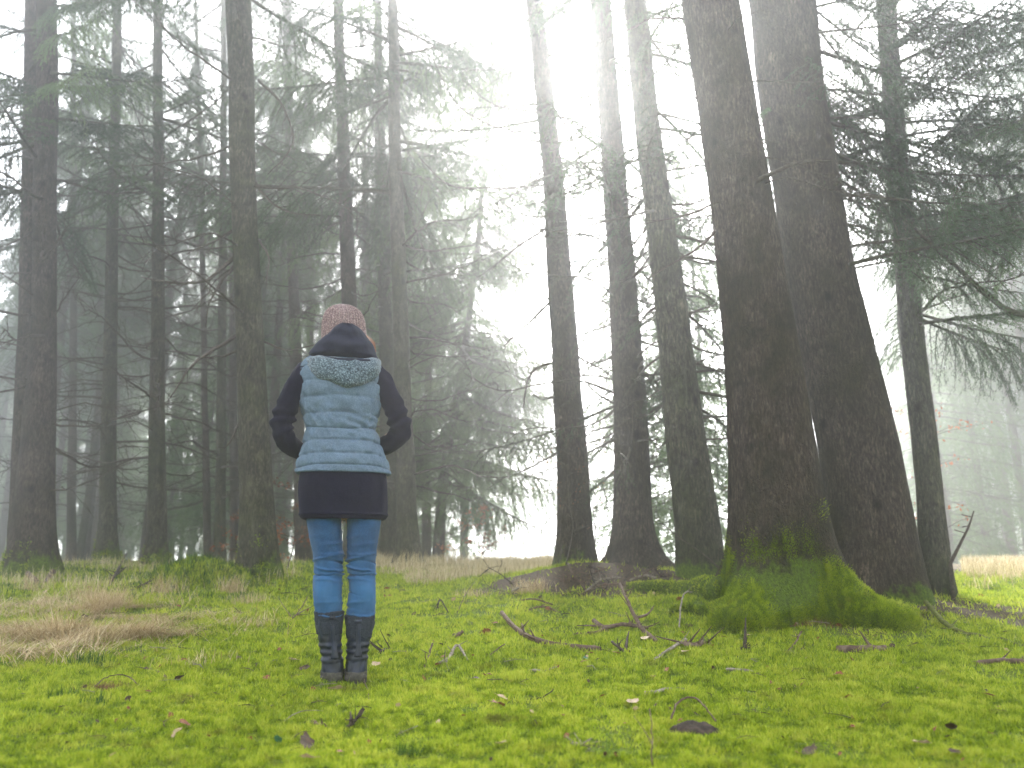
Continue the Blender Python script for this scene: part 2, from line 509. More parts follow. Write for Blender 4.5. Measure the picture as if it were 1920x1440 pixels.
BOUGHS = [bough_mesh('bough', 100 + i, [TWIG_GREEN, NEEDLE], 1.0, h) for i, h in enumerate((0.35, 0.7, 1.0, 0.55))]
BOUGHS_HAZED = [bough_mesh('bough', 120 + i, [TWIG_GREEN, NEEDLE_HAZED], 1.0, h) for i, h in enumerate((0.5, 0.9, 1.2))]
BOUGHS_THIN = [bough_mesh('bough', 140 + i, [TWIG_GREEN, NEEDLE], 1.0, h, 0.6, 0.6) for i, h in enumerate((0.6, 1.0))]
DEAD = [dead_branch_mesh('dead_branch', 200 + i) for i in range(6)]
DEAD_N = [dead_branch_mesh('dead_branch', 220 + i, 0.55) for i in range(4)]

def trunk_mesh(name, C, R, mat, seg=24, flare=0.5, lobes=5, fh=0.22, moss=0.5, rel=0.03, seed=0, moss_h=0.35, moss_dir=None, lob_ph=None):
    """C: centreline rows, R: radii; relief on the bark, buttresses at the foot"""
    r = np.random.default_rng(seed); n = len(C); z0 = C[0, 2] + 0.25
    th = np.linspace(0, 2 * np.pi, seg, endpoint=False)
    hgt = (C[:, 2] - z0)[:, None]
    ph = r.uniform(0, 6.28, 3)
    lob = 0.55 + 0.45 * np.cos(lobes * th + ph[0] + 0.8 * np.sin(th + ph[1]))
    if lob_ph is not None: lob = (0.5 + 0.5 * np.cos(lobes * th + lob_ph)) ** 1.4 * 1.15
    fl = flare * np.exp(-np.clip(hgt, -0.06, None) / fh) * (0.25 + lob[None] * 0.9)
    X, Z = np.cos(th)[None] * R[:, None], C[:, 2][:, None] + 0 * th[None]
    Yy = np.sin(th)[None] * R[:, None]
    k = 7.0 / max(R[0], 0.08)
    nz = fbm(X * 2.2 / R[:, None] * 1.0 + seed, Yy * 2.2 / R[:, None], Z * 1.6, seed, 3) + 0.5 * noise3(X * k, Yy * k, Z * k * 0.3, seed + 5)
    rr = R[:, None] * (1 + fl + rel * nz)
    v = np.stack([C[:, 0:1] + np.cos(th)[None] * rr, C[:, 1:2] + np.sin(th)[None] * rr, Z], -1)
    md = np.ones_like(th) if moss_dir is None else 0.5 + 0.5 * np.cos(th - moss_dir)
    att = moss * np.exp(-np.clip(hgt, 0, None) / moss_h) * (0.4 + 0.6 * md)[None] + 0.0 * Z
    mb = MB()
    n0 = 0
    mb.add(v.reshape(-1, 3), grid_faces(n, seg), 0, att.ravel())
    mb.f.append(np.stack([np.arange(seg)[::-1]], 0)); mb.m.append(np.zeros(1, int))
    mb.f.append(np.stack([np.arange(seg) + (n - 1) * seg], 0)); mb.m.append(np.zeros(1, int))
    return mb.mesh(name, mat, True, 'moss')

class Tree:
    def __init__(self, label, Y, pts, top=None, mat=None, seg=24, group=None, seed=0, cat='tree', name='spruce_tree', step=0.12, extra=4.0, **kw):
        """pts: (px, py, width px) from the foot upwards on the plane y = Y"""
        mat = mat or BARK_BROWN
        c = []; rad = []
        for px, py, w in pts:
            c.append(P(px, py, Y)); rad.append(w / 2 * mpp(py, Y))
        c = np.array(c); rad = np.array(rad)
        d0 = (c[1] - c[0]) / max(1e-6, c[1][2] - c[0][2])
        bx_, by_ = c[0][0], Y
        bz = float(H(bx_, by_))
        foot = c[0] + d0 * (bz - 0.25 - c[0][2]); foot[0] = c[0][0] + (foot[0] - c[0][0]) * 0.5
        d1 = (c[-1] - c[-2]) / max(1e-6, c[-1][2] - c[-2][2])
        tz = extra
        slope = min(-0.004, (rad[-1] - rad[-2]) / max(0.2, c[-1][2] - c[-2][2]))
        c = np.vstack([foot, c, c[-1] + d1 * tz]); rad = np.concatenate([[rad[0] * 1.02], rad, [max(rad[-1] * 0.35, rad[-1] + slope * tz)]])
        o = np.argsort(c[:, 2]); c = c[o]; rad = rad[o]
        z = np.arange(c[0, 2], c[-1, 2], step)
        # smooth interpolation over height
        C = np.stack([np.interp(z, c[:, 2], c[:, 0]), np.interp(z, c[:, 2], c[:, 1]), z], 1)
        Rr = np.interp(z, c[:, 2], rad)
        kk = max(1, int(0.35 / step)); ker = np.ones(2 * kk + 1) / (2 * kk + 1)
        for q in (0, 1):
            C[:, q] = np.convolve(np.pad(C[:, q], kk, 'edge'), ker, 'valid')
        Rr = np.convolve(np.pad(Rr, kk, 'edge'), ker, 'valid')
        r = np.random.default_rng(seed)
        C[:, 0] += 0.012 * fbm(z * 0.8, seed * 3.1, 0, 7, 2); C[:, 1] += 0.02 * fbm(z * 0.6, seed * 1.7, 5, 7, 2)
        self.base = np.array([np.interp(bz, z, C[:, 0]), Y, bz])
        self.C = C; self.R = Rr; self.r = r; self.Y = Y
        self.root = empty(name, self.base)
        tag(self.root, label, cat, group)
        me = trunk_mesh('trunk', C - self.base, Rr, mat, seg, seed=seed, **kw)
        self.trunk = link_mesh('trunk', me, self.root)
    def at(self, z):
        return np.array([np.interp(z, self.C[:, 2], self.C[:, 0]), np.interp(z, self.C[:, 2], self.C[:, 1]), z]), float(np.interp(z, self.C[:, 2], self.R))
    def put(self, me, name, z, az, pitch, s, roll=0.0):
        p, rr = self.at(z)
        p = p + np.array([math.cos(az), math.sin(az), 0]) * rr * 0.8
        o = link_mesh(name, me, self.root, p - self.base, (roll, -pitch, az), (s, s, s))
        return o
    def boughs(self, z0, z1, n, s=(0.8, 1.3), meshes=None, pitch=(-0.25, 0.15), az=None, taper=True):
        meshes = meshes or BOUGHS; r = self.r
        for i in range(n):
            z = z0 + (z1 - z0) * (i + r.uniform(0, 1)) / n
            a = r.uniform(0, 2 * math.pi) if az is None else r.uniform(*az)
            self.put(meshes[int(r.integers(len(meshes)))], 'bough', z, a, r.uniform(*pitch), r.uniform(*s) * ((1.15 - 0.35 * (z - z0) / max(0.1, z1 - z0)) if taper else 1), r.uniform(-.3, .3))
    def dead(self, z0, z1, n, s=(0.5, 1.1), meshes=None, pitch=(-0.3, 0.25), az=None):
        meshes = meshes or DEAD; r = self.r
        for i in range(n):
            z = z0 + (z1 - z0) * (i + r.uniform(0, 1)) / n
            a = r.uniform(0, 2 * math.pi) if az is None else r.uniform(*az)
            self.put(meshes[int(r.integers(len(meshes)))], 'dead_branch', z, a, r.uniform(*pitch), r.uniform(*s), r.uniform(-3, 3))
    def limb(self, pts, w, dY=None, twigs=6, needles=False, name='dead_branch', mat=None):
        """a branch traced through photograph pixels; dY gives its depth against the trunk at each end"""
        dY = dY or (0.0, 0.0)
        n = len(pts); a = np.array([P(x, y, self.Y + dY[0] + (dY[1] - dY[0]) * i / (n - 1)) for i, (x, y) in enumerate(pts)])
        a = catmull(a, 5); s = np.linspace(0, 1, len(a)); r = self.r
        a = a + np.cumsum(r.normal(scale=0.004, size=a.shape), 0)
        rad = (w / 2 * mpp(pts[0][1], self.Y)) * (1 - 0.75 * s) + 0.0015
        mb = MB(); add_tube(mb, a - self.base, rad, 7, 0)
        L = np.linalg.norm(np.diff(a, axis=0), axis=1).sum()
        for i in range(twigs):
            u = r.uniform(0.2, 0.95); k = int(u * (len(a) - 1)); d = a[min(k + 1, len(a) - 1)] - a[max(0, k - 1)]; d /= np.linalg.norm(d)
            t = np.linspace(0, 1, 7); l = L * r.uniform(0.08, 0.25)
            dv = d * 0.8 + r.normal(scale=0.45, size=3); 
            b = a[k] + dv * (l * t)[:, None] + np.cumsum(r.normal(scale=0.006, size=(7, 3)), 0)
            add_tube(mb, b - self.base, rad[k] * 0.45 * (1 - t) + 0.001, 4, 0, False)
            if needles: needles_along(mb, b - self.base, r, 0.014, 0.024, 0.005, 1)
        if needles: needles_along(mb, a - self.base, r, 0.02, 0.024, 0.005, 1)
        return mb.build(name, [mat or TWIG, NEEDLE], self.root)

G_BIG = 'big spruces standing round the clearing'
# ---- left side
t = Tree('thick dark double spruce at the left edge, twin trunks fused at a mossy foot', 9.0,
         [(62, 1040, 82), (60, 980, 72), (72, 850, 60), (82, 600, 42), (86, 300, 38), (88, 0, 34)], seed=1, flare=0.45, moss=0.95, moss_dir=-0.6, seg=32)
t2 = None
# the second, hindmost stem of the same pair grows from the same foot
def second_stem(tree, pts, Y, mat=BARK_BROWN, seed=50):
    c = np.array([P(px, py, Y) for px, py, w in pts]); rad = np.array([w / 2 * mpp(py, Y) for px, py, w in pts])
    d1 = (c[-1] - c[-2]); c = np.vstack([c, c[-1] + d1 * 1.2]); rad = np.append(rad, rad[-1] * 0.7)
    z = np.arange(c[0, 2], c[-1, 2], 0.12)
    C = np.stack([np.interp(z, c[:, 2], c[:, 0]), np.interp(z, c[:, 2], c[:, 1]), z], 1)
    me = trunk_mesh('trunk', C - tree.base, np.interp(z, c[:, 2], rad), mat, 24, flare=0.1, moss=0.3, seed=seed)
    return link_mesh('trunk', me, tree.root)
second_stem(t, [(46, 1030, 52), (45, 850, 42), (54, 600, 34), (58, 300, 30), (62, 0, 26)], 9.25)
t.dead(1.2, 5.5, 22, (0.7, 1.3)); t.boughs(4.6, 8.0, 13, (0.9, 1.3), az=None)
t.boughs(6.0, 7.5, 5, (0.7, 1.0), BOUGHS_HAZED, az=(-0.8, 0.8))
T_PAIR = t

t = Tree('straight spruce with a widened mossy foot, second big trunk from the left edge', 11.5,
         [(200, 1046, 37), (203, 980, 31), (207, 700, 25), (213, 300, 19), (219, 0, 16)], mat=BARK_GREY, seed=2, flare=0.5, moss=0.95, moss_dir=-0.5)
T_SECOND = t; t.dead(1.5, 6.5, 36, (0.7, 1.4)); t.boughs(5.6, 10.0, 13, (0.8, 1.3))

t = Tree('dark straight spruce, bright moss at its foot, third big trunk from the left', 10.6,
         [(295, 1052, 40), (296, 980, 34), (297, 700, 26), (297, 300, 19), (296, 0, 15)], mat=BARK_GREY, seed=3, flare=0.45, moss=0.95, moss_dir=-0.4)
T_THIRD = t; t.dead(1.5, 6.5, 34, (0.7, 1.4)); t.boughs(5.4, 9.5, 13, (0.8, 1.3))

t = Tree('thick grey brown spruce nearest the woman on her left, moss on its foot', 7.9,
         [(488, 1062, 74), (482, 980, 64), (470, 700, 52), (458, 400, 46), (447, 0, 47)], mat=BARK_GREY, seed=4, flare=0.25, moss=0.8, moss_dir=-0.2, seg=40, rel=0.02)
T_FOURTH = t; t.limb([(438, 485), (415, 505), (385, 526), (330, 530), (262, 518)], 8, (0, -.6), 7)
t.limb([(440, 430), (400, 452), (345, 475)], 6, (0, -.4), 4)
t.limb([(440, 498), (400, 560), (392, 612)], 5, (0, -.3), 3)
t.limb([(442, 568), (405, 553), (382, 538)], 4, (0, -.1), 1)
t.limb([(444, 628), (385, 662), (350, 690), (316, 742)], 7, (0, -.6), 7)
t.limb([(445, 658), (415, 668), (378, 668)], 5, (0, -.2), 3)
t.limb([(480, 340), (510, 380), (548, 400), (600, 404)], 4.5, (0, -.5), 4)
t.limb([(484, 150), (530, 200), (548, 270), (500, 330)], 5, (0, -.6), 5)
t.limb([(487, 450), (505, 480), (500, 540)], 4, (0, -.3), 3)
t.limb([(495, 640), (540, 655), (620, 640)], 3.5, (0, -.4), 4)
t.limb([(455, 780), (425, 830), (400, 838)], 3.5, (0, -.2), 2)
t.dead(3.0, 6.4, 10, (0.6, 1.0)); t.boughs(6.6, 8.2, 10, (0.8, 1.2))

t = Tree('slim spruce behind the woman, its foot hidden behind her legs', 11.5,
         [(674, 1046, 38), (668, 900, 33), (655, 560, 29), (645, 300, 23), (634, 0, 19)], seed=5, flare=0.4, moss=0.5)
t.dead(1.5, 6.5, 30, (0.6, 1.2)); t.boughs(5.6, 10, 20, (0.8, 1.4))

t = Tree('spruce with a widely flared foot just right of the woman, hazy in the fog', 10.2,
         [(768, 1052, 46), (765, 980, 38), (758, 800, 34), (750, 560, 29), (742, 300, 24), (738, 60, 20)], mat=BARK_GREY, seed=6, flare=0.55, moss=0.2)
t.dead(1.5, 5.0, 16, (0.6, 1.1), az=(-1.5, 1.5)); t.boughs(5.4, 9.5, 24, (0.9, 1.5), BOUGHS + BOUGHS_HAZED)

t = Tree('pale spruce trunk close behind the woman on her right, left of the flared one', 13.0,
         [(730, 1040, 34), (727, 900, 31), (722, 600, 26), (715, 400, 22), (712, 200, 18)], mat=BARK_GREY, seed=7, flare=0.3, moss=0.1)
t.dead(1.5, 6, 24, (0.6, 1.1)); t.boughs(5, 12, 34, (0.9, 1.6), BOUGHS_HAZED)

t = Tree('small crooked pale green spruce leaning right in the fog, hanging boughs', 14.5,
         [(822, 1036, 22), (826, 950, 20), (838, 850, 18), (858, 740, 15), (880, 600, 12), (898, 430, 10), (918, 200, 8), (925, 0, 6)], seed=8, flare=0.15, moss=0.1, extra=1.0)
t.boughs(7.5, 12.5, 46, (0.8, 1.3), BOUGHS_HAZED, (-0.5, 0.0))
t.boughs(1.9, 7.5, 90, (0.8, 1.4), BOUGHS_HAZED, (-0.4, 0.0))
t.boughs(2.2, 5.0, 14, (1.1, 1.5), BOUGHS_HAZED, (-0.3, 0.0), az=(-1.0, 0.6))
t.dead(1.4, 3.5, 12, (0.6, 1.1), DEAD_N)

# ---- right side
t = Tree('slender leaning spruce right of the foggy gap, leftmost of the three slim trunks', 8.6,
         [(1078, 1068, 74), (1076, 980, 63), (1064, 700, 53), (1048, 480, 46), (1036, 330, 39), (1018, 150, 34), (1000, 0, 30)], seed=9, flare=0.3, moss=0.7, moss_dir=-2.0, seg=32)
t.limb([(1020, 345), (960, 352), (850, 350), (790, 300)], 4, (0, -.8), 5)
t.limb([(1040, 405), (985, 400), (930, 370)], 4, (0, -.6), 2)
t.limb([(1010, 265), (960, 262), (900, 262)], 4, (0, -.9), 1)
t.limb([(1012, 250), (940, 245), (860, 200), (812, 110)], 3.5, (-0.1, -.9), 2)
t.limb([(1027, 425), (960, 470), (900, 520)], 5, (0, -.6), 6)
t.limb([(1040, 555), (1000, 600), (970, 625), (945, 652)], 6, (0, -.5), 8, True)
t.limb([(1040, 680), (1000, 695), (985, 725), (978, 765)], 6, (0, -.3), 4)
t.limb([(1045, 745), (1020, 750), (1000, 742)], 5, (0, -.2), 3)
t.limb([(1045, 850), (990, 880), (930, 905)], 4, (0, .6), 9, True)
t.dead(2.2, 5.5, 16, (0.5, 1.0), DEAD_N, az=(-1.5, 2.0)); t.boughs(4.6, 8.0, 12, (0.7, 1.1), BOUGHS_THIN); t.boughs(6.6, 8.4, 3, (0.6, 1.0), BOUGHS_HAZED, (-0.5, 0))

t = Tree('brown leaning spruce in the middle of the three slim trunks, foot spread wide', 8.2,
         [(1190, 1062, 88), (1188, 1000, 74), (1188, 900, 68), (1180, 700, 60), (1160, 450, 48), (1142, 200, 42), (1125, 0, 38)], seed=10, flare=0.75, fh=0.16, moss=0.35, moss_dir=-1.2, seg=36)
t.limb([(1195, 600), (1120, 560), (1060, 565)], 4, (0, .2), 6, True)
t.limb([(1160, 760), (1110, 730), (1088, 690)], 5, (0, .3), 6, True)
t.dead(1.6, 5.6, 34, (0.6, 1.1), DEAD_N); t.boughs(4.8, 7.5, 14, (0.7, 1.1), BOUGHS_THIN); t.boughs(6.2, 8.0, 3, (0.6, 1.0), BOUGHS_HAZED, (-0.5, 0))
t.boughs(1.6, 4.8, 18, (0.5, 0.9), BOUGHS_THIN, az=(0, 3.1))

t = Tree('greyish green leaning trunk with cracked bark, rightmost of the three slim trunks', 7.4,
         [(1316, 1078, 92), (1308, 980, 84), (1290, 850, 76), (1268, 650, 64), (1240, 430, 54), (1216, 250, 47), (1190, 0, 42)], mat=BARK_GREY, seed=11, flare=0.12, moss=0.85, moss_dir=-2.3, seg=48, moss_h=0.2, step=0.06)
t.limb([(1245, 480), (1180, 520), (1165, 525)], 4, (0, -.3), 1)
t.limb([(1225, 395), (1100, 425), (1040, 430)], 5, (-.1, -.6), 3)
t.limb([(1270, 595), (1330, 575), (1370, 560)], 5, (0, .3), 5, True)
t.dead(1.6, 5.0, 30, (0.6, 1.1), DEAD_N, az=(-0.7, 2.5)); t.boughs(1.9, 4.4, 20, (0.6, 1.0), BOUGHS_THIN, az=(-0.3, 1.8))
t.boughs(4.0, 6.5, 14, (0.7, 1.1), BOUGHS_THIN); t.boughs(5.6, 7.2, 4, (0.6, 0.9), BOUGHS, (-0.5, 0))

t = Tree('huge reddish brown spruce at right, moss covered roots spreading from its foot', 5.6,
         [(1462, 1045, 200), (1458, 960, 180), (1448, 850, 160), (1432, 700, 140), (1412, 550, 124), (1390, 380, 112), (1362, 180, 106), (1334, 0, 104)], seed=12,
         flare=0.68, lobes=4, fh=0.17, moss=1.2, moss_dir=-1.7, seg=96, rel=0.016, moss_h=0.3, lob_ph=9.2, step=0.045)
T_BIG = t
t.limb([(1340, 435), (1300, 470), (1215, 520)], 5, (-.2, -.5), 2)
t.limb([(1420, 340), (1500, 310), (1565, 305)], 9, (-.25, -.5), 1)
t.limb([(1350, 380), (1290, 400), (1200, 420)], 4, (-.2, -.6), 2)
t.dead(3.2, 5.0, 6, (0.4, 0.8))

t = Tree('huge dark spruce behind and right of the reddish brown one, nearly touching it', 6.5,
         [(1640, 1050, 166), (1628, 960, 152), (1602, 800, 140), (1570, 650, 132), (1535, 480, 122), (1505, 300, 118), (1480, 150, 118), (1464, 0, 118)], seed=13,
         flare=0.16, lobes=5, fh=0.25, moss=0.75, moss_dir=-0.6, seg=72, rel=0.02, moss_h=0.2, step=0.06)
t.boughs(2.7, 5.2, 16, (0.6, 1.0), BOUGHS_THIN, az=(-0.8, 1.4))
t.boughs(3.8, 6.0, 18, (0.7, 1.1), BOUGHS, (-0.5, 0), az=(-0.8, 1.2))

t = Tree('slender greyish trunk beside the huge dark spruce, farthest right of all near trunks', 6.9,
         [(1752, 1075, 58), (1744, 950, 46), (1730, 800, 44), (1714, 650, 42), (1695, 450, 40), (1678, 250, 36), (1662, 0, 34)], mat=BARK_GREY, seed=14, flare=0.3, moss=0.4, seg=32)
t.boughs(2.5, 5.8, 26, (0.55, 0.95), BOUGHS, az=(-1.9, 1.3)); t.boughs(4.4, 6.2, 10, (0.7, 1.1), BOUGHS)
t.dead(2.4, 5.0, 10, (0.6, 1.1), DEAD_N)

t = Tree('spruce just outside the right edge whose long dark boughs hang into the picture', 6.2,
         [(2150, 1090, 70), (2140, 900, 60), (2120, 600, 52), (2100, 300, 46), (2080, 0, 42)], seed=15, flare=0.3, moss=0.5)
t.boughs(3.4, 6.3, 20, (0.7, 1.05), BOUGHS, az=(2.2, 4.0))
t.limb([(2120, 640), (2000, 600), (1900, 585), (1800, 500), (1720, 430)], 16, (0, -.4), 10, True, 'bough', TWIG_GREEN)

# ---- middle distance, left and centre
MID = [
 ('thin straight trunk between the double spruce and the next big trunk', 17, [(134, 1042, 17), (136, 700, 13), (138, 200, 10)]),
 ('thin trunk leaning to the right beside the second big trunk', 19, [(150, 1040, 14), (168, 920, 13), (184, 760, 11), (190, 400, 8)]),
 ('thin trunk hard against the foot of the double spruce', 15, [(84, 1040, 18), (86, 700, 13), (92, 200, 10)]),
 ('slim trunk left of the thick grey brown spruce, paler of two', 16, [(390, 1042, 15), (385, 800, 12), (376, 300, 9), (370, 100, 7)]),
 ('slim greenish trunk close to the left side of the thick grey brown spruce', 14, [(414, 1044, 21), (414, 800, 18), (418, 400, 14), (420, 100, 11)]),
 ('hazy trunk between the thick grey brown spruce and the woman', 15, [(568, 1042, 28), (560, 850, 25), (550, 500, 20), (540, 150, 15)]),
 ('paler hazy trunk touching the one left of the woman', 20, [(588, 1040, 18), (584, 800, 15), (578, 400, 11)]),
 ('thin backlit trunk right above the shoulder of the woman', 18, [(704, 1040, 18), (694, 700, 14), (686, 400, 12), (680, 150, 9)]),
 ('hazy grey trunk behind the right foot of the thick grey brown spruce', 17, [(440, 1042, 19), (438, 800, 15), (434, 350, 11)]),
]
for i, (lab, Y, pts) in enumerate(MID):
    t = Tree(lab, Y, pts, seed=30 + i, flare=0.3, moss=0.3, seg=14, mat=BARK_GREY if i % 3 == 1 else BARK_BROWN, step=0.25)
    z1 = min(13.0, 0.5 + Y * 0.78 + 1)
    t.dead(1.6, z1 * 0.62, 22, (0.7, 1.5)); t.boughs(z1 * 0.55, z1 + 0.5, 13, (0.9, 1.5), BOUGHS if i % 2 else BOUGHS + BOUGHS_HAZED)

# ---- far trees: one shared crown mesh each of three kinds
def crown_mesh(seed, h=15.0, z0=3.0, reach=2.4, n=110, mats=None):
    r = np.random.default_rng(seed); mb = MB()
    for i in range(n):
        u = ((i + r.uniform(0, 1)) / n) ** 0.85; z = z0 + (h - z0) * u
        L = reach * (1 - u) ** 0.8 * r.uniform(0.55, 1.15) + 0.25
        az = r.uniform(0, 6.28); s = np.linspace(0, 1, 8)
        ax = np.stack([L * s * math.cos(az), L * s * math.sin(az), z - 0.35 * L * s ** 1.4 + 0.12 * L * s ** 3], 1)
        add_tube(mb, ax, 0.018 * (1 - s) + 0.004, 3, 0, False)
        for j in range(int(8 + L * 11)):
            w = r.uniform(0.1, 1); p0 = np.array([np.interp(w, s, ax[:, k]) for k in range(3)])
            a2 = az + r.choice([-1, 1]) * r.uniform(0.4, 1.3); l = L * 0.3 * (1.15 - w) * r.uniform(.5, 1.3) + 0.08; t3 = np.linspace(0, 1, 4)
            b = p0 + np.stack([math.cos(a2) * l * t3, math.sin(a2) * l * t3, -l * (0.6 * t3 + 0.8 * t3 ** 2)], 1)
            needles_along(mb, b, r, 0.05, 0.09, 0.022, 1)
    # dead lower branches
    for i in range(34):
        z = r.uniform(0.8, z0 + 1.5); az = r.uniform(0, 6.28); L = r.uniform(0.5, 1.7); s = np.linspace(0, 1, 6)
        b = np.stack([L * s * math.cos(az), L * s * math.sin(az), z + L * (r.uniform(-.3, .2) * s + r.uniform(-.1, .2) * s * s)], 1) + np.cumsum(r.normal(scale=.02, size=(6, 3)), 0)
        add_tube(mb, b, 0.010 * (1 - s) + 0.003, 3, 0, False)
    return mb.mesh('crown', mats or [TWIG_GREEN, NEEDLE])
CROWNS = [crown_mesh(1, 15, 5.0, 2.2), crown_mesh(2, 16, 7.0, 2.0), crown_mesh(3, 12, 1.2, 2.1, 120, [TWIG_GREEN, NEEDLE_HAZED]), crown_mesh(4, 7, 0.5, 1.5, 80, [TWIG_GREEN, NEEDLE_HAZED])]
def far_trunk(seed, h, rad):
    z = np.linspace(-0.3, h, 24); r = np.random.default_rng(seed)
    C = np.stack([0.06 * fbm(z * .25, seed, 0, 3, 2), 0.06 * fbm(z * .25, seed, 9, 3, 2), z], 1)
    return trunk_mesh('trunk', C, rad * (1 - 0.85 * np.clip(z, 0, None) / h), BARK_BROWN, 10, flare=0.3, moss=0.3, seed=seed)
FTR = [far_trunk(70, 15.3, 0.15), far_trunk(71, 16.3, 0.16), far_trunk(72, 12.2, 0.12), far_trunk(73, 7.1, 0.06)]
G_FAR = 'slender spruces standing in rows deep in the fog'
def far_tree(x, y, k, s, label, group, az):
    o = empty('spruce_tree', (x, y, float(H(x, y)) - 0.05), (0, 0, az)); o.scale = (s, s, s)
    tag(o, label, 'tree', group)
    link_mesh('trunk', FTR[k], o); link_mesh('crown', CROWNS[k], o)
    return o
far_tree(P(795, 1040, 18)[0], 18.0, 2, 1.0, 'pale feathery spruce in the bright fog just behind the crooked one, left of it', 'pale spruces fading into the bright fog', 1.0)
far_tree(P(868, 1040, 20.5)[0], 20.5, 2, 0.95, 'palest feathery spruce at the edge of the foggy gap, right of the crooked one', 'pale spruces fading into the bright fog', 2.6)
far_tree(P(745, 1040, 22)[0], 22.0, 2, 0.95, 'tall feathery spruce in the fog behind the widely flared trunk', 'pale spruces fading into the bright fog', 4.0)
r = np.random.default_rng(11); placed = []
def try_far(n, xr, yr, kinds, label, group, mind=1.5):
    c = 0; tries = 0
    while c < n and tries < 4000:
        tries += 1
        y = r.uniform(*yr); x = y * r.uniform(*xr)
        if any((x - a) ** 2 + (y - b) ** 2 < mind ** 2 for a, b in placed): continue
        placed.append((x, y)); c += 1
        far_tree(x, y, int(r.choice(kinds)), r.uniform(0.85, 1.2), label, group, r.uniform(0, 6.28))
try_far(13, (-0.66, -0.24), (18, 30), [0, 1], 'slender spruce half faded in the fog behind the big trunks on the left', 'slender spruces in the fog behind the big trunks')
try_far(20, (-0.68, -0.22), (30, 58), [0, 1, 0, 1, 2], 'very faint spruce deep in the fog on the left', 'faint spruces deep in the fog')
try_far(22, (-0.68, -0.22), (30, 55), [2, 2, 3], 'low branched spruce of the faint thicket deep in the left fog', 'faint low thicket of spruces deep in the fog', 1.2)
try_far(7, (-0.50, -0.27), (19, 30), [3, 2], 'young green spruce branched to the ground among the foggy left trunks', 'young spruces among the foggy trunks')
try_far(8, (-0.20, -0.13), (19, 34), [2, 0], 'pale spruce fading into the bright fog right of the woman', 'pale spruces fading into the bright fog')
try_far(38, (0.50, 0.86), (17, 40), [0, 1, 2], 'bluish spruce in the distant forest edge at the right', 'bluish spruces of the distant forest edge', 2.0)
try_far(3, (0.14, 0.30), (12, 15), [3], 'young sparse spruce backlit behind the slim leaning trunks', 'young spruces behind the slim leaning trunks', 1.0)
# ------------------------------------------------------------------ fog
def build_haze():
    x, y0, y1, zb, zt = 440.0, -160.0, 500.0, -9.0, 24.0
    v = [(sx * x, yy, z) for z in (zb, zt) for yy in (y0, y1) for sx in (-1, 1)]
    f = [(0, 2, 3, 1), (4, 5, 7, 6), (0, 1, 5, 4), (2, 6, 7, 3), (0, 4, 6, 2), (1, 3, 7, 5)]
    me = bpy.data.meshes.new('haze'); me.from_pydata(v, [], f); me.update()
    m = bpy.data.materials.new('haze'); m.use_nodes = True; nt = m.node_tree; nt.nodes.clear()
    out = nt.nodes.new('ShaderNodeOutputMaterial'); pv = nt.nodes.new('ShaderNodeVolumePrincipled')
    pv.inputs['Color'].default_value = (0.93, 0.95, 0.96, 1); pv.inputs['Density'].default_value = HAZE_DENSITY
    pv.inputs['Anisotropy'].default_value = HAZE_ANISO
    nt.links.new(pv.outputs[0], out.inputs['Volume'])
    me.materials.append(m)
    tag(link_mesh('haze', me), 'pale morning fog filling the forest', kind='stuff')
build_haze()
# ------------------------------------------------------------------ the woman
YP = 3.7
def fabric(name, c1, c2, scale=220, strength=0.5, dist=0.002, sheen=0.3, rough=0.95, fold=None, big=(0.85, 1.1)):
    t = NT(name); co = t.coord('Object', (1, 1, 1), rand=False)
    n = t.noise(co, scale, 3, 0.7); w = t.noise(co, 14, 3, 0.6)
    col = t.ramp(n, [(0.35, c1), (0.65, c2)])
    col = t.mix(1.0, col, t.ramp(w, [(0.3, (big[0],) * 3), (0.7, (big[1],) * 3)]), 'MULTIPLY')
    h = t.math('ADD', t.math('MULTIPLY', n, 0.4), t.math('MULTIPLY', w, 1.5))
    return t.done(t.bsdf(col, rough, t.bump(h, strength, dist), spec=0.15, sheen=sheen))
M_VEST = fabric('heather_blue_jersey', (0.066, 0.100, 0.145), (0.14, 0.192, 0.252), 260, 0.5, 0.004, 0.05)
M_NAVY = fabric('dark_navy_wool', (0.0025, 0.002, 0.008), (0.008, 0.007, 0.022), 200, 0.6, 0.004, 0.02)
M_HOODL = fabric('navy_hood_jersey', (0.004, 0.005, 0.014), (0.011, 0.014, 0.035), 200, 0.5, 0.004, 0.03)
M_SKIN = fabric('skin', (0.45, 0.27, 0.2), (0.5, 0.31, 0.23), 60, 0.2, 0.001, 0.0, 0.5)
M_SOLE = fabric('worn_rubber_sole', (0.03, 0.027, 0.023), (0.08, 0.072, 0.06), 60, 0.6, 0.004, 0.0, 0.8)
M_CUFF = fabric('charcoal_knit_cuff', (0.008, 0.011, 0.018), (0.04, 0.046, 0.06), 150, 0.9, 0.004, 0.03)
def leather():
    t = NT('worn_blue_black_leather'); co = t.coord('Object', (1, 1, 1), rand=False)
    n = t.noise(co, 12, 4, 0.6); f = t.noise(co, 120, 4, 0.7)
    col = t.ramp(n, [(0.35, (0.004, 0.005, 0.010)), (0.7, (0.012, 0.020, 0.045))])
    return t.done(t.bsdf(col, t.ramp(f, [(0.3, (0.35,) * 3), (0.7, (0.6,) * 3)]), t.bump(t.math('ADD', n, f), 0.4, 0.003), spec=0.4))
M_LEATHER = leather()
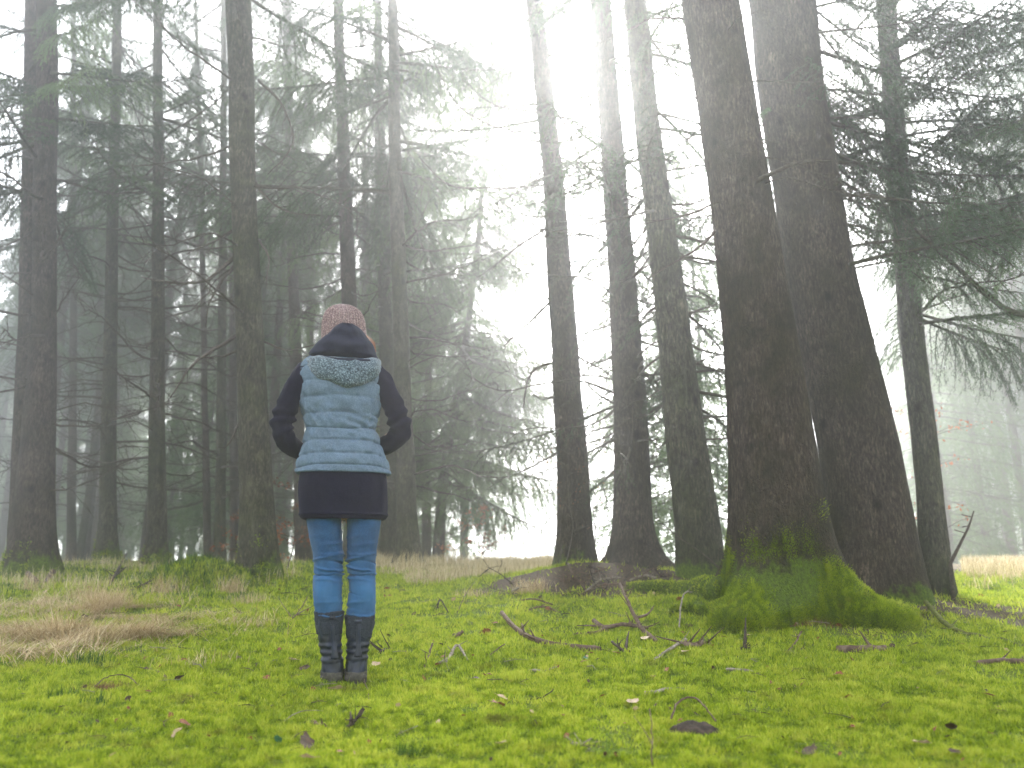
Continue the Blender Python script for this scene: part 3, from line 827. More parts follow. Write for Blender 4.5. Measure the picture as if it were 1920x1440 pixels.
def denim():
    t = NT('blue_denim'); co = t.coord('Object', (1, 1, 1), rand=False)
    n = t.noise(co, 340, 2, 0.7); w = t.noise(co, 7, 4, 0.6)
    col = t.ramp(n, [(0.3, (0.010, 0.038, 0.10)), (0.7, (0.03, 0.10, 0.22))])
    col = t.mix(t.ramp(t.attr('wear'), [(0.0, (0, 0, 0)), (1.0, (1, 1, 1))]), col, (0.03, 0.11, 0.235))
    col = t.mix(1.0, col, t.ramp(w, [(0.3, (0.7,) * 3), (0.7, (1.15,) * 3)]), 'MULTIPLY')
    return t.done(t.bsdf(col, 0.85, t.bump(t.math('ADD', t.math('MULTIPLY', n, 0.4), w), 0.5, 0.004), spec=0.2, sheen=0.1))
M_DENIM = denim()
def knit(name, c1, c2, c3):
    t = NT(name); co = t.coord('Object', (1, 1, 1), rand=False)
    n = t.noise(co, 170, 3, 0.75)
    col = t.ramp(n, [(0.36, c1), (0.5, c2), (0.64, c3)])
    return t.done(t.bsdf(col, 0.95, t.bump(n, 0.9, 0.006), spec=0.1, sheen=0.3))
M_LINING = knit('grey_melange_knit', (0.010, 0.017, 0.025), (0.06, 0.09, 0.115), (0.26, 0.34, 0.39))
M_BEANIE = knit('dusty_pink_knit', (0.07, 0.038, 0.037), (0.21, 0.13, 0.125), (0.45, 0.33, 0.32))
t_ = NT('auburn_hair'); M_HAIR = t_.done(t_.bsdf((0.36, 0.13, 0.04), 0.45, spec=0.5))

pz0 = float(H(P(640, 1282, YP)[0], YP))
PERSON = empty('person', (P(645, 1282, YP)[0], YP, pz0))
tag(PERSON, 'woman seen from behind in pink beanie, pale blue quilted vest, jeans and dark boots', 'person')
BASE = np.array(PERSON.location)
PERSON.rotation_euler = (0, 0, 0.2)     # she looks along the camera's own line

def ring_loft(rows, n=96, spans=8, expo=2.2, cy=0.0, mod=None, closed_top=True, closed_bot=True):
    """rows: (py, left px, right px, depth radius[, y shift]) -> verts, faces; mod(theta, z, k) is a radial offset"""
    rr = []
    for row in rows:
        py, l, rgt, ry = row[:4]; sh = row[4] if len(row) > 4 else 0.0
        a, b = P(l, py, YP), P(rgt, py, YP)
        rr.append([(a[0] + b[0]) / 2, YP + cy + sh, a[2], (b[0] - a[0]) / 2, ry])
    q = catmull(np.array(rr), spans)
    th = np.linspace(0, 2 * np.pi, n, endpoint=False)
    c, s = np.cos(th), np.sin(th)
    ex = 2.0 / expo
    cx_, sy_ = np.sign(c) * np.abs(c) ** ex, np.sign(s) * np.abs(s) ** ex
    k = np.linspace(0, 1, len(q))[:, None]
    Z = q[:, 2:3] + 0 * th[None]
    off = mod(th[None] + 0 * Z, Z, k + 0 * Z) if mod else 0 * Z
    X = q[:, 0:1] + (q[:, 3:4] + off) * cx_[None]
    Yv = q[:, 1:2] + (q[:, 4:5] + off) * sy_[None]
    v = np.stack([X, Yv, Z], -1)
    return v.reshape(-1, 3) - BASE, grid_faces(len(q), n), len(q), n

def add_loft(mb, L, mat=0, top=True, bot=True, att=None):
    v, f, nr, n = L
    n0 = mb.n; mb.add(v, f, mat, att)
    j = np.arange(n); j2 = (j + 1) % n
    extra = []
    for flag, row in ((top, 0), (bot, nr - 1)):
        if flag:
            c = v[row * n:(row + 1) * n].mean(0); nn = mb.n
            mb.add([c], np.zeros((0, 3), int))
            mb.f.append(np.stack([np.full(n, nn), n0 + row * n + j, n0 + row * n + j2], -1)); mb.m.append(np.full(n, mat))

def zpx(py): return P(960, py, YP)[2]

# vest
SEAMS = [zpx(y) for y in (694, 722, 752, 782, 808, 832, 857, 879)]
def vest_mod(th, Z, k):
    back = np.clip(-np.sin(th), 0, 1)
    Zs = Z + 0.006 * np.cos(th * 2) + 0.004 * noise3(np.cos(th) * 3, Z * 5, 0, 4) - 0.010 * np.exp(-((Z - zpx(808)) / 0.05) ** 2) * np.cos(2 * th)
    off = np.zeros_like(Z)
    d = np.min(np.abs(Zs[..., None] - np.array(SEAMS)), -1)
    puff = 1 - np.exp(-(d / 0.016))
    off += 0.0055 * puff - 0.006 * np.exp(-(d / 0.003) ** 2)
    # pulled folds at the waist, stronger on her right hip
    wz = np.exp(-((Z - zpx(798)) / 0.055) ** 2)
    X = np.cos(th)
    off += 0.006 * wz * np.clip(X + 0.3, 0, 1) * np.sin((Z - zpx(790)) * 170 + X * 7 + 1.2 * noise3(X * 4, Z * 20, 1, 2)) * back
    off += 0.0075 * fbm(X * 5, Z * 18, np.sin(th) * 5, 31, 3)
    off += 0.004 * noise3(X * 26, Z * 8, 0, 35) * np.exp(-(d / 0.010) ** 2)   # gathers along the stitching
    # side panels
    off -= 0.005 * np.exp(-((np.abs(X) - 0.80) / 0.018) ** 2) * back
    return off
rows = [(656, 612, 678, .050, .01), (664, 598, 692, .068, .01), (674, 584, 704, .085, .005), (684, 572, 711, .097), (692, 566, 715, .103), (706, 563, 717, .11),
        (730, 564, 716, .115), (752, 565, 712, .113), (780, 571, 707, .108), (800, 576, 704, .105), (815, 575, 707, .108), (835, 570, 712, .118),
        (860, 564, 721, .128), (878, 560, 727, .134), (887, 559, 729, .135), (890, 562, 726, .130), (889, 567, 720, .123)]
mb = MB(); add_loft(mb, ring_loft(rows, 160, 10, 2.35, mod=vest_mod), bot=False)
VEST = mb.build('vest', M_VEST, PERSON)
# wool tunic: sleeves and the skirt under the vest
def hem_mod(th, Z, k):
    return 0.006 * np.sin(th * 5 + 2) * k + 0.003 * fbm(np.cos(th) * 4, Z * 8, np.sin(th) * 4, 41, 3) + 0.004 * np.exp(-((Z - zpx(966)) / 0.006) ** 2)
rows = [(872, 572, 716, .11), (886, 566, 722, .122), (905, 563, 725, .13), (935, 562, 725.5, .134), (958, 562, 725, .133), (966, 563, 724.5, .132), (972, 565, 722, .130), (975, 571, 717, .125), (973, 580, 708, .115), (966, 590, 700, .10)]
mb = MB(); add_loft(mb, ring_loft(rows, 96, 8, 2.5, mod=hem_mod)); mb.build('tunic_hem', M_NAVY, PERSON)

def sleeve(pts, side):
    a = np.array([list(P(x, y, YP + dy)) + [rr] for x, y, dy, rr in pts]); a = catmull(a, 12)
    path, rad = a[:, :3] - BASE, a[:, 3]
    seg = 36; n = len(path)
    t = np.gradient(path, axis=0); t /= np.linalg.norm(t, axis=1)[:, None]
    ref = np.array([0, 1.0, 0]) ; s = np.cross(t, ref); s /= np.linalg.norm(s, axis=1)[:, None]; u = np.cross(s, t)
    # keep the frame steady where the forearm turns forward
    for i in range(1, n):
        s[i] = s[i - 1] - t[i] * (s[i - 1] @ t[i]); s[i] /= np.linalg.norm(s[i]); u[i] = np.cross(s[i], t[i])
    th = np.linspace(0, 2 * np.pi, seg, endpoint=False)
    L = np.concatenate([[0], np.cumsum(np.linalg.norm(np.diff(path, axis=0), axis=1))])[:, None]
    wr = 0.006 * fbm(np.cos(th)[None] * 1.6, np.sin(th)[None] * 1.6, L * 22, 60 + side, 3)
    el = np.exp(-((L - 0.30) / 0.06) ** 2)
    wr = wr + 0.008 * el * np.sin(L * 130 + 2 * np.cos(th)[None] + side)
    R = rad[:, None] + wr
    v = path[:, None] + R[..., None] * (np.cos(th)[None, :, None] * s[:, None] + np.sin(th)[None, :, None] * u[:, None])
    mb = MB(); add_loft(mb, (v.reshape(-1, 3), grid_faces(n, seg), n, seg))
    return mb.build('sleeve', M_NAVY, PERSON)
sleeve([(592, 692, .0, .046), (577, 700, -.01, .050), (561, 724, -.012, .0525), (548, 752, -.01, .051), (538, 782, 0, .050), (534, 808, .005, .049), (544, 829, .04, .046), (562, 843, .10, .043), (584, 850, .165, .038)], 0)
sleeve([(688, 692, .0, .046), (703, 700, -.01, .050), (719, 724, -.012, .0525), (733, 752, -.01, .051), (745, 782, 0, .050), (750, 806, .005, .049), (740, 825, .04, .046), (722, 838, .10, .043), (700, 846, .165, .038)], 3)

# jeans
def leg(rows, side, mb):
    creases = [(1036, .004, .006), (1046, .007, .005), (1057, -.009, .005), (1066, .008, .005), (1074, -.010, .0045), (1080, .007, .005), (1090, .003, .006), (1112, -.003, .003), (1020, .003, .008), (1132, .003, .006), (1144, -.004, .004), (1149, .006, .004), (1003, .002, .007)]
    def mod(th, Z, k):
        o = np.zeros_like(Z); inner = np.cos(th) * side      # +1 towards the other leg
        for i, (py, a, w) in enumerate(creases):
            zc = zpx(py) + 0.012 * np.sin(th * 1 + i * 1.7) + 0.004 * noise3(np.cos(th) * 2.5, np.sin(th) * 2.5, i * 3.1, 77)
            o += 1.35 * a * np.exp(-((Z - zc) / w) ** 2) * (0.55 + 0.45 * np.sin(th * 1.5 + i * 2.3) + 0.35 * inner)
        return o + 0.002 * fbm(np.cos(th) * 3, np.sin(th) * 3, Z * 14, 81 + side, 3)
    L = ring_loft(rows, 72, 14, 2.1, mod=mod)
    Zs = L[0][:, 2] + BASE[2]
    wear = np.clip(np.exp(-((Zs - zpx(1112)) / 0.085) ** 2) * 0.9 + 0.25 * np.exp(-((Zs - zpx(1055)) / 0.02) ** 2), 0, 1) * np.clip(0.5 - 0.9 * (L[0][:, 1] - 0.0) / 0.08, 0.1, 1)
    add_loft(mb, L, att=wear)
mb = MB()
leg([(925, 572, 646, .105), (950, 574, 644, .10), (980, 577, 641, .09, -.005), (1010, 583, 642, .08, -.004), (1035, 588, 643.5, .072), (1055, 590, 644, .068, .004), (1072, 590, 643, .065, .006), (1085, 589, 642, .065, .004), (1105, 588.5, 642, .066, -.004), (1125, 589.5, 642, .064, -.004), (1150, 592, 642, .058), (1165, 596, 640, .053)], 1, mb)
leg([(925, 642, 718, .105), (950, 646, 716, .10), (980, 650, 713, .09, -.005), (1010, 650.5, 709, .08, -.004), (1035, 651, 705.5, .072), (1055, 650.5, 703.5, .068, .004), (1072, 651.5, 703, .065, .006), (1085, 653.5, 703, .065, .004), (1105, 654, 703.5, .066, -.004), (1125, 652.5, 703.5, .064, -.004), (1153, 650, 702, .058), (1168, 653, 698, .053)], -1, mb)
add_loft(mb, ring_loft([(880, 588, 700, .09), (900, 580, 708, .10), (930, 574, 714, .108), (955, 578, 712, .10), (962, 600, 690, .07)], 48, 6))
mb.build('jeans', M_DENIM, PERSON, True, 'wear')

# boots
def boot(side, rows, dz, cx, lab=None):
    zf = lambda py: P(cx, py, YP)[2]
    def mod(th, Z, k):
        return 0.0025 * fbm(np.cos(th) * 3, np.sin(th) * 3, Z * 22, 90 + side, 3) + 0.004 * np.exp(-((Z - zf(1236 + dz)) / 0.006) ** 2) - 0.004 * np.exp(-((Z - zf(1228 + dz)) / 0.006) ** 2) + 0.003 * np.sin(Z * 210) * smooth(1, 0, np.abs(Z - zf(1212 + dz)) / 0.06)
    b = MB(); add_loft(b, ring_loft(rows, 56, 8, 2.2, mod=mod))
    # foot, running forward from the heel
    x0 = P(cx, 1262 + dz, YP)[0]; g = pz0 + 0.02
    ys = np.array([-.055, -.045, -.02, .03, .08, .13, .18, .215, .225]); w = np.array([.022, .038, .043, .042, .043, .047, .046, .034, .012]); h = np.array([.05, .085, .11, .11, .09, .07, .055, .045, .03])
    q = catmull(np.stack([ys, w, h], 1), 4); th = np.linspace(0, 2 * np.pi, 28, endpoint=False)
    X = x0 + q[:, 1:2] * np.cos(th); Z = g + q[:, 2:3] * 0.5 + q[:, 2:3] * 0.5 * np.sin(th); Y_ = YP + q[:, 0:1] + 0 * th
    v = np.stack([X, Y_, Z], -1).reshape(-1, 3) - BASE
    add_loft(b, (v, grid_faces(len(q), 28), len(q), 28))
    o = b.build('boot', M_LEATHER, PERSON)
    # sole
    s = MB(); out = []
    for hz, k in ((-.012, .98), (-.010, 1.03), (.010, 1.05), (.013, 1.0)):
        X = x0 + np.concatenate([q[:, 1], -q[::-1, 1]]) * k * 1.08; Yq = YP + np.concatenate([q[:, 0], q[::-1, 0]]) * 1.0 - 0.004 * (k > 1)
        out.append(np.stack([X, Yq, np.full(len(X), g + hz)], -1))
    n = out[0].shape[0]; v = np.concatenate(out) - BASE
    # heel block
    add_loft(s, (v, grid_faces(4, n), 4, n))
    ang = np.linspace(math.pi, 2 * math.pi, 18)
    hb = []
    for hz, k in ((-.022, .97), (-.02, 1.02), (.024, 1.04), (.027, .99)):
        X = x0 + np.concatenate([np.cos(ang) * .047, [.047, -.047]]) * k; Yq = YP - .012 + np.concatenate([np.sin(ang) * .05, [.045, .045]]) * k
        hb.append(np.stack([X, Yq, np.full(len(X), g + hz)], -1))
    v = np.concatenate(hb) - BASE; n = hb[0].shape[0]
    add_loft(s, (v, grid_faces(4, n), 4, n))
    link = s.build('sole', M_SOLE, o)
    # pull strap up the back, from heel to cuff
    a = MB(); z1, z2 = zf(1168 + dz), zf(1232 + dz)
    zz = np.linspace(z1, z2, 26); wv = np.interp(zz, [z2, z2 + .03, z1 - .03, z1], [.020, .011, .009, .009])
    sag = 0.003 + 0.003 * np.sin(np.linspace(0, 9, 26))
    yy = YP - np.interp(zz, [z2, z1], [.052, .056]) - 0.006 - sag
    xc = x0 + np.interp(zz, [z2, z1], [0.012 if side == 0 else .006, -.010 if side == 0 else .004])
    prof = np.array([[-1, 0], [-.9, -.0035], [.9, -.0035], [1, 0], [.9, .004], [-.9, .004]])
    v = np.stack([xc[:, None] + wv[:, None] * prof[:, 0], yy[:, None] + prof[:, 1] + 0 * wv[:, None], zz[:, None] + 0 * prof[None, :, 0]], -1).reshape(-1, 3) - BASE
    add_loft(a, (v, grid_faces(26, 6), 26, 6)); a.build('pull_strap', M_LEATHER, o)
    # knitted cuff, two turns
    crow = rows[0][0]
    for (p0, p1, grow) in ((crow - 3, crow + 17, 1.5), (crow + 15, crow + 40, 0.5)):
        lx, rx = np.interp([p0, p1], [r_[0] for r_ in rows], [r_[1] for r_ in rows]), np.interp([p0, p1], [r_[0] for r_ in rows], [r_[2] for r_ in rows])
        cr = [(p0 - .5, lx[0] + 3, rx[0] - 3, .050), (p0, lx[0] - grow, rx[0] + grow, .0575), (p0 + 3, lx[0] - grow - 1, rx[0] + grow + 1, .060), ((p0 + p1) / 2, lx.mean() - grow - .7, rx.mean() + grow + .7, .060), (p1 - 3, lx[1] - grow - 1, rx[1] + grow + 1, .0595), (p1, lx[1] - grow, rx[1] + grow, .0565), (p1 + .5, lx[1] + 2, rx[1] - 2, .052)]
        c = MB(); add_loft(c, ring_loft(cr, 84, 5, 2.1, mod=lambda th, Z, k: 0.0012 * np.sin(th * 42) + 0.0022 * fbm(np.cos(th) * 4, np.sin(th) * 4, Z * 30, 12 + side, 2)))
        c.build('cuff', M_CUFF, o)
    t = MB(); zc = zf(crow + 8)
    add_box(t, (x0 - .008 * (side == 0) , YP - .067, zc) - BASE, (.026 if side == 0 else .034, .006, .016)); t.build('buckle_tab', M_LEATHER, o)
    return o
def add_box(mb, c, s, mat=0):
    v = np.array([[x, y, z] for z in (-.5, .5) for y in (-.5, .5) for x in (-.5, .5)]) * np.array(s) + np.array(c)
    mb.add(v, [(0, 2, 3, 1), (4, 5, 7, 6), (0, 1, 5, 4), (2, 6, 7, 3), (0, 4, 6, 2), (1, 3, 7, 5)], mat)
boot(0, [(1148, 593, 643, .056), (1165, 594, 642, .057), (1185, 596, 641, .056), (1205, 599, 641, .054), (1225, 602, 642, .052, -.002), (1245, 604, 643, .052, -.005), (1262, 604, 643, .055, -.006), (1274, 606, 641, .05, -.004)], 0, 623)
boot(1, [(1156, 649, 700, .056), (1172, 650, 699, .057), (1190, 651, 696, .056), (1208, 651, 692, .054), (1226, 649, 689, .052, -.002), (1245, 648, 687, .052, -.005), (1262, 648, 686, .055, -.006), (1272, 650, 684, .05, -.004)], -3, 667)

# beanie: ribbed knit dome pulled down over the ears
def beanie_mod(th, Z, k):
    amp = 0.0075 * np.clip(k * 3.5, 0.15, 1)
    rib = np.abs(np.sin(th * 19 + 0.25 * noise3(Z * 12, th * 2, 0, 3)))
    return amp * (rib ** 0.6) * 1.5 - amp + 0.0016 * np.sin(Z * 700 + th * 1.0) * np.clip(k * 3, 0, 1) + 0.002 * fbm(np.cos(th) * 3, np.sin(th) * 3, Z * 20, 8, 2)
rows = [(573.5, 642, 646, .004, -.005), (574.3, 635, 653, .018, -.005), (576.5, 627, 662, .036, -.003), (582, 618, 672, .060), (591, 611, 679, .079), (603, 607.5, 683.5, .090), (618, 606, 685.5, .096), (634, 605.5, 686.5, .098), (648, 606, 686.5, .096), (660, 608, 685, .092)]
mb = MB(); add_loft(mb, ring_loft(rows, 380, 10, 2.0, cy=0.005, mod=beanie_mod)); mb.build('beanie', M_BEANIE, PERSON)

# hood lying on the back: dark jersey fold above, grey knit lining turned out below
def lumps(seed, a, fx=2.5, fz=10): return lambda th, Z, k: a * fbm(np.cos(th) * fx, np.sin(th) * fx, Z * fz, seed, 3)
rows = [(619, 640, 662, .025, -.09), (623, 631, 672, .045, -.07), (630, 620, 682, .075, -.045), (640, 608, 692, .100, -.025), (650, 598, 699, .118, -.015), (660, 589, 703.5, .128, -.012), (668, 584.5, 705.5, .132, -.012), (674, 585, 705, .128, -.01), (679, 592, 700, .112)]
def hood_mod(th, Z, k):
    X = np.cos(th)
    return 0.005 * fbm(X * 2.5, np.sin(th) * 2.5, Z * 10, 23, 3) + 0.006 * np.sin((Z - zpx(640)) * 90 - 3.0 * np.abs(X - 0.1) + 0.5) * np.clip(-np.sin(th), 0, 1)
mb = MB(); add_loft(mb, ring_loft(rows, 120, 10, 2.1, mod=hood_mod)); HOOD = mb.build('hood', M_HOODL, PERSON)
# rolled rim of the dark fold
pts = [(586, 667, .02), (592, 672, -.07), (606, 674, -.115), (624, 675, -.135), (645, 676, -.142), (667, 676, -.135), (688, 675, -.115), (700, 672, -.07), (705, 669, .02)]
mb = MB(); a = catmull(np.array([P(x, y, YP + d) for x, y, d in pts]) - BASE, 8)
add_tube(mb, a, 0.009 + 0.002 * np.sin(np.linspace(0, 14, len(a))), 12, ref=[0, 0, 1.0]); mb.build('hood_rim', M_HOODL, HOOD)
# lining: a thick crescent hanging round the neck
U = np.linspace(-1, 1, 90); nv = 40
xs_ = np.interp(U, [-1, -.8, -.45, 0, .45, .8, 1], [570, 578, 604, 641, 678, 703, 711])
top = np.interp(U, [-1, -.8, -.6, 0, .3, .6, .8, 1], [681, 674, 671, 674, 673, 671, 672, 680])
bot = np.interp(U, [-1, -.93, -.8, -.6, -.4, -.2, 0, .2, .4, .6, .8, .93, 1], [684, 691, 702, 711, 717, 720.5, 722, 721, 718, 711, 701, 690, 683])
dep = -0.02 - 0.13 * np.sqrt(np.clip(1 - U ** 2, 0, 1))
ker = np.hanning(9); ker /= ker.sum()
sm = lambda a: np.convolve(np.pad(a, 4, 'edge'), ker, 'valid')
xs_, top, bot, dep = map(sm, (xs_, top, bot, dep))
V = []
for i in range(len(U)):
    pt, pb = P(xs_[i], top[i], YP + dep[i] * .85), P(xs_[i], bot[i], YP + dep[i] * .80)
    zc, hz = (pt[2] + pb[2]) / 2, (pt[2] - pb[2]) / 2 + .004
    an = np.linspace(0, 2 * np.pi, nv, endpoint=False)
    thick = 0.036 * math.sqrt(max(0.05, 1 - abs(U[i]) ** 3))
    lump = 0.006 * fbm(np.cos(an) * 1.5 + U[i] * 4, np.sin(an) * 1.5, U[i] * 3, 17, 3) + 0.008 * np.exp(-((U[i] - .05) / .25) ** 2) * np.sin(an * 3 + 1.0) * (np.cos(an) < 0)
    y = (pt[1] + pb[1]) / 2 + (thick + lump) * np.cos(an); z = zc + (hz + lump) * np.sin(an)
    yc = pt[1] + 0 * an
    V.append(np.stack([P(xs_[i], 690, YP)[0] * (y / YP) + 0 * an, y, z], -1))
V = np.array(V); mb = MB(); add_loft(mb, (V.reshape(-1, 3) - BASE, grid_faces(len(U), nv), len(U), nv)); mb.build('hood_lining', M_LINING, PERSON)

# strands of hair that show at her right cheek
r = np.random.default_rng(5); mb = MB()
for i in range(340):
    x, y, d = 683 + r.uniform(-3, 2), 628 + r.uniform(-3, 10), r.uniform(-.02, .06)
    e = r.uniform(6, 21); l = r.uniform(18, 40)
    pts = [P(x, y, YP + d), P(x + e * .6, y + l * .35, YP + d), P(x + e, y + l * .75, YP + d + .01), P(x + e * r.uniform(.6, 1.1), y + l, YP + d + .02)]
    add_tube(mb, catmull(np.array(pts) - BASE, 4), 0.0007, 3, cap=False)
mb.build('hair', M_HAIR, PERSON)

# the body inside the clothes, one continuous surface with head, face, arms and hands
def build_body():
    bm_pts, rad, edges = [], [], []
    def node(px, py, d, rr, parent=None):
        bm_pts.append(P(px, py, YP + d) - BASE); rad.append(rr); i = len(bm_pts) - 1
        if parent is not None: edges.append((parent, i))
        return i
    pel = node(645, 925, 0, .085)
    sp = node(642, 850, .0, .075, pel); ch = node(641, 760, .0, .085, sp); uc = node(641, 715, .0, .075, ch); nk = node(643, 672, .005, .045, uc); hd0 = node(645, 648, .01, .06, nk); hd = node(645, 622, .005, .078, hd0); node(645, 600, .0, .06, hd)
    for s, sx, kx, ax in ((-1, 609, 616, 622), (1, 682, 677, 669)):
        hip = node(sx, 955, 0, .07, pel); kn = node(kx, 1072, .01, .045, hip); cf = node(kx, 1110, 0, .045, kn); an = node(ax, 1235, 0, .032, cf)
        he = node(ax, 1262, .0, .03, an); node(ax, 1264, .10, .028, he)
    for s, pts in ((-1, [(580, 706), (548, 752), (535, 806), (575, 848)]), (1, [(700, 706), (732, 752), (749, 804), (708, 845)])):
        sh = node(*pts[0], .0, .038, uc); ua = node(*pts[1], 0, .034, sh); el = node(*pts[2], .005, .030, ua); wr = node(*pts[3], .15, .022, el)
        palm = node(pts[3][0] - s * 18, pts[3][1] + 4, .175, .024, wr)
        for q in range(4):
            f1 = node(pts[3][0] - s * (32 + q % 2 * 3), pts[3][1] + q * 5 - 4, .178, .0085, palm); node(pts[3][0] - s * (42 + (q in (1, 2)) * 3), pts[3][1] + q * 5 - 2, .165, .007, f1)
        th = node(pts[3][0] - s * 22, pts[3][1] - 8, .165, .009, palm); node(pts[3][0] - s * 29, pts[3][1] - 9, .155, .008, th)
    # face, on the far side of the head: brow, nose, chin, eyes, ears
    for dx, py, d, rr in ((0, 632, .092, .012), (0, 640, .098, .010), (0, 658, .085, .016)):
        node(645 + dx, py, d, rr, hd0)
    me = bpy.data.meshes.new('body'); me.from_pydata([tuple(p) for p in bm_pts], edges, []); me.update()
    o = link_mesh('body', me, PERSON)
    sk = o.modifiers.new('skin', 'SKIN'); sk.use_smooth_shade = True
    for v, rr in zip(me.skin_vertices[0].data, rad): v.radius = (rr, rr)
    me.skin_vertices[0].data[0].use_root = True
    o.modifiers.new('smooth', 'SUBSURF').levels = 1
    o.modifiers['smooth'].render_levels = 1
    me.materials.append(M_SKIN)
build_body()
# ------------------------------------------------------------------ moss carpet and dry grass
t_ = NT('moss_leaves')
co_ = t_.coord('Object', (1, 1, 1), rand=False)
n_ = t_.noise(co_, 2.0, 4, 0.65); n2_ = t_.noise(co_, 26, 3, 0.6); hz_ = t_.attr('shade')
f_ = t_.math('ADD', t_.math('MULTIPLY', n_, 0.45), t_.math('ADD', t_.math('MULTIPLY', n2_, 0.3), t_.math('MULTIPLY', hz_, 0.3)))
pt_ = t_.ramp(t_.noise(co_, 5.5, 5, 0.7), [(0.58, (0, 0, 0)), (0.70, (0.7, 0.7, 0.7))])
M_MOSS = t_.leafy(t_.mix(pt_, t_.ramp(f_, [(0.22, (0.02, 0.042, 0.004)), (0.38, (0.12, 0.185, 0.008)), (0.54, (0.28, 0.37, 0.014)), (0.74, (0.48, 0.50, 0.06))]), (0.13, 0.11, 0.025)), 0.4, 0.55, 0.2)
def grass_mat(name, a, b, c):
    t = NT(name); co = t.coord('Object', (1, 1, 1), rand=False); n = t.noise(co, 30, 3, 0.7)
    return t.leafy(t.ramp(t.math('ADD', t.math('MULTIPLY', n, .5), t.math('MULTIPLY', t.attr('shade'), .5)), [(0.25, a), (0.5, b), (0.75, c)]), 0.3, 0.6, 0.2)
M_STRAW = grass_mat('dry_straw_blades', (0.24, 0.16, 0.07), (0.50, 0.38, 0.20), (0.74, 0.62, 0.42))
M_MEADOW = grass_mat('dry_meadow_blades', (0.20, 0.16, 0.06), (0.50, 0.40, 0.22), (0.76, 0.66, 0.44))
M_GREENG = grass_mat('fresh_green_blades', (0.02, 0.05, 0.008), (0.05, 0.11, 0.015), (0.10, 0.18, 0.03))

def tri_mesh(name, v, mat, shade, parent=None, loc=(0, 0, 0)):
    """v: (n,3,3) triangles, shade: (n,)"""
    mb = MB(); mb.add(v.reshape(-1, 3), np.arange(v.shape[0] * 3).reshape(-1, 3), 0, np.repeat(shade, 3))
    return mb.build(name, mat, parent, False, 'shade', loc)

def moss_cover(x, y, z, r, hgt, wid, lean=0.55, nrm=None):
    n = len(x); a = r.uniform(0, 2 * np.pi, n)
    cl = fbm(x * 28, y * 28, 0, 71, 2)
    h = hgt * (1 + 0.7 * cl) * r.uniform(0.5, 1.25, n)
    p = np.stack([x, y, z], 1)
    side = np.stack([np.cos(a), np.sin(a), 0 * a], 1) * (wid * r.uniform(.6, 1.3, n) / 2)[:, None]
    up = np.stack([r.normal(scale=lean, size=n), r.normal(scale=lean, size=n), np.ones(n)], 1)
    if nrm is not None: up = up * 0.6 + nrm * 1.4
    up /= np.linalg.norm(up, axis=1)[:, None]
    base = p - up * 0.004
    return np.stack([base - side, base + side, p + up * h[:, None]], 1), np.clip(0.5 + 0.5 * cl + r.normal(scale=.28, size=n), 0, 1)

def build_moss():
    r = np.random.default_rng(21)
    n = 950000
    # even on the picture rather than on the ground: density falls with distance
    u = r.uniform(0, 1, n); y0, y1 = 1.7, 12.5
    y = np.where(u < .22, r.uniform(1.7, 2.8, n), 1 / (1 / 2.8 - r.uniform(0, 1, n) * (1 / 2.8 - 1 / y1)) )
    x = r.uniform(-1, 1, n) * (0.72 * y + 0.35)
    keep = r.uniform(0, 1, n) > np.clip(litter_amount(x, y) * 1.25 - 0.1, 0, .97)
    # worn hollows between the cushions
    keep &= r.uniform(0, 1, n) > 0.75 * smooth(0.45, 0.75, fbm(x * 3.1, y * 3.1, 0, 90, 3))
    keep &= ~((x > -0.17 * y) & (y > 9.5))
    x, y = x[keep], y[keep]
    k = (y / 2.6) ** 0.75
    v, s = moss_cover(x, y, H(x, y), r, 0.016 * k, 0.0062 * k)
    o = tri_mesh('moss', v, M_MOSS, s)
    tag(o, 'bright yellow green moss carpet covering the clearing', kind='stuff')
build_moss()

def blades(x, y, r, h, w, mat, name, label, bend=0.9, dirn=None, spread=1.0, segs=4, lift=0.0, build=True, z=None, a0=0.0):
    n = len(x); z = H(x, y) if z is None else z
    a = r.uniform(0, 2 * np.pi, n) if dirn is None else dirn + r.normal(scale=spread, size=n)
    hh = h * r.uniform(.45, 1.2, n); ww = w * r.uniform(.6, 1.3, n)
    d = np.stack([np.cos(a), np.sin(a), 0 * a], 1); sd = np.stack([-np.sin(a), np.cos(a), 0 * a], 1)
    bd = bend * r.uniform(.4, 1.3, n)
    rows = []
    for i in range(segs + 1):
        t = i / segs; ang = bd * t * 1.0
        # arc of a blade that curves over
        px = (np.cos(a0) - np.cos(a0 + bd * t)) / np.maximum(bd, .05); pz = (np.sin(a0 + bd * t) - np.sin(a0)) / np.maximum(bd, .05)
        c = np.stack([x, y, z], 1) + d * (hh * px)[:, None]; c[:, 2] = np.maximum(c[:, 2] + hh * pz + lift, z + .004 * (i > 0) + .01 * (i > 0) * (ww / w))
        wv = (ww * (1 - t) ** .6 * .5)[:, None] + .0002
        rows.append((c - sd * wv, c + sd * wv))
    V = np.stack([q for rw in rows for q in rw], 1)           # n, 2(segs+1), 3
    m = 2 * (segs + 1); fb = np.array([[2 * i, 2 * i + 1, 2 * i + 3, 2 * i + 2] for i in range(segs)])
    F = (np.arange(n)[:, None, None] * m + fb[None]).reshape(-1, 4)
    s = np.repeat(np.clip(r.normal(.5, .25, n), 0, 1), m)
    if not build: return V.reshape(-1, 3), F, s
    mb = MB(); mb.add(V.reshape(-1, 3), F, 0, s)
    o = mb.build(name, mat, None, True, 'shade')
    return tag(o, label, kind='stuff')

def patch_xy(r, n, cpx, cpy, sx, sy):
    c = gp(cpx, cpy); return c[0] + r.normal(scale=sx, size=n), c[1] + r.normal(scale=sy, size=n)

r = np.random.default_rng(33)
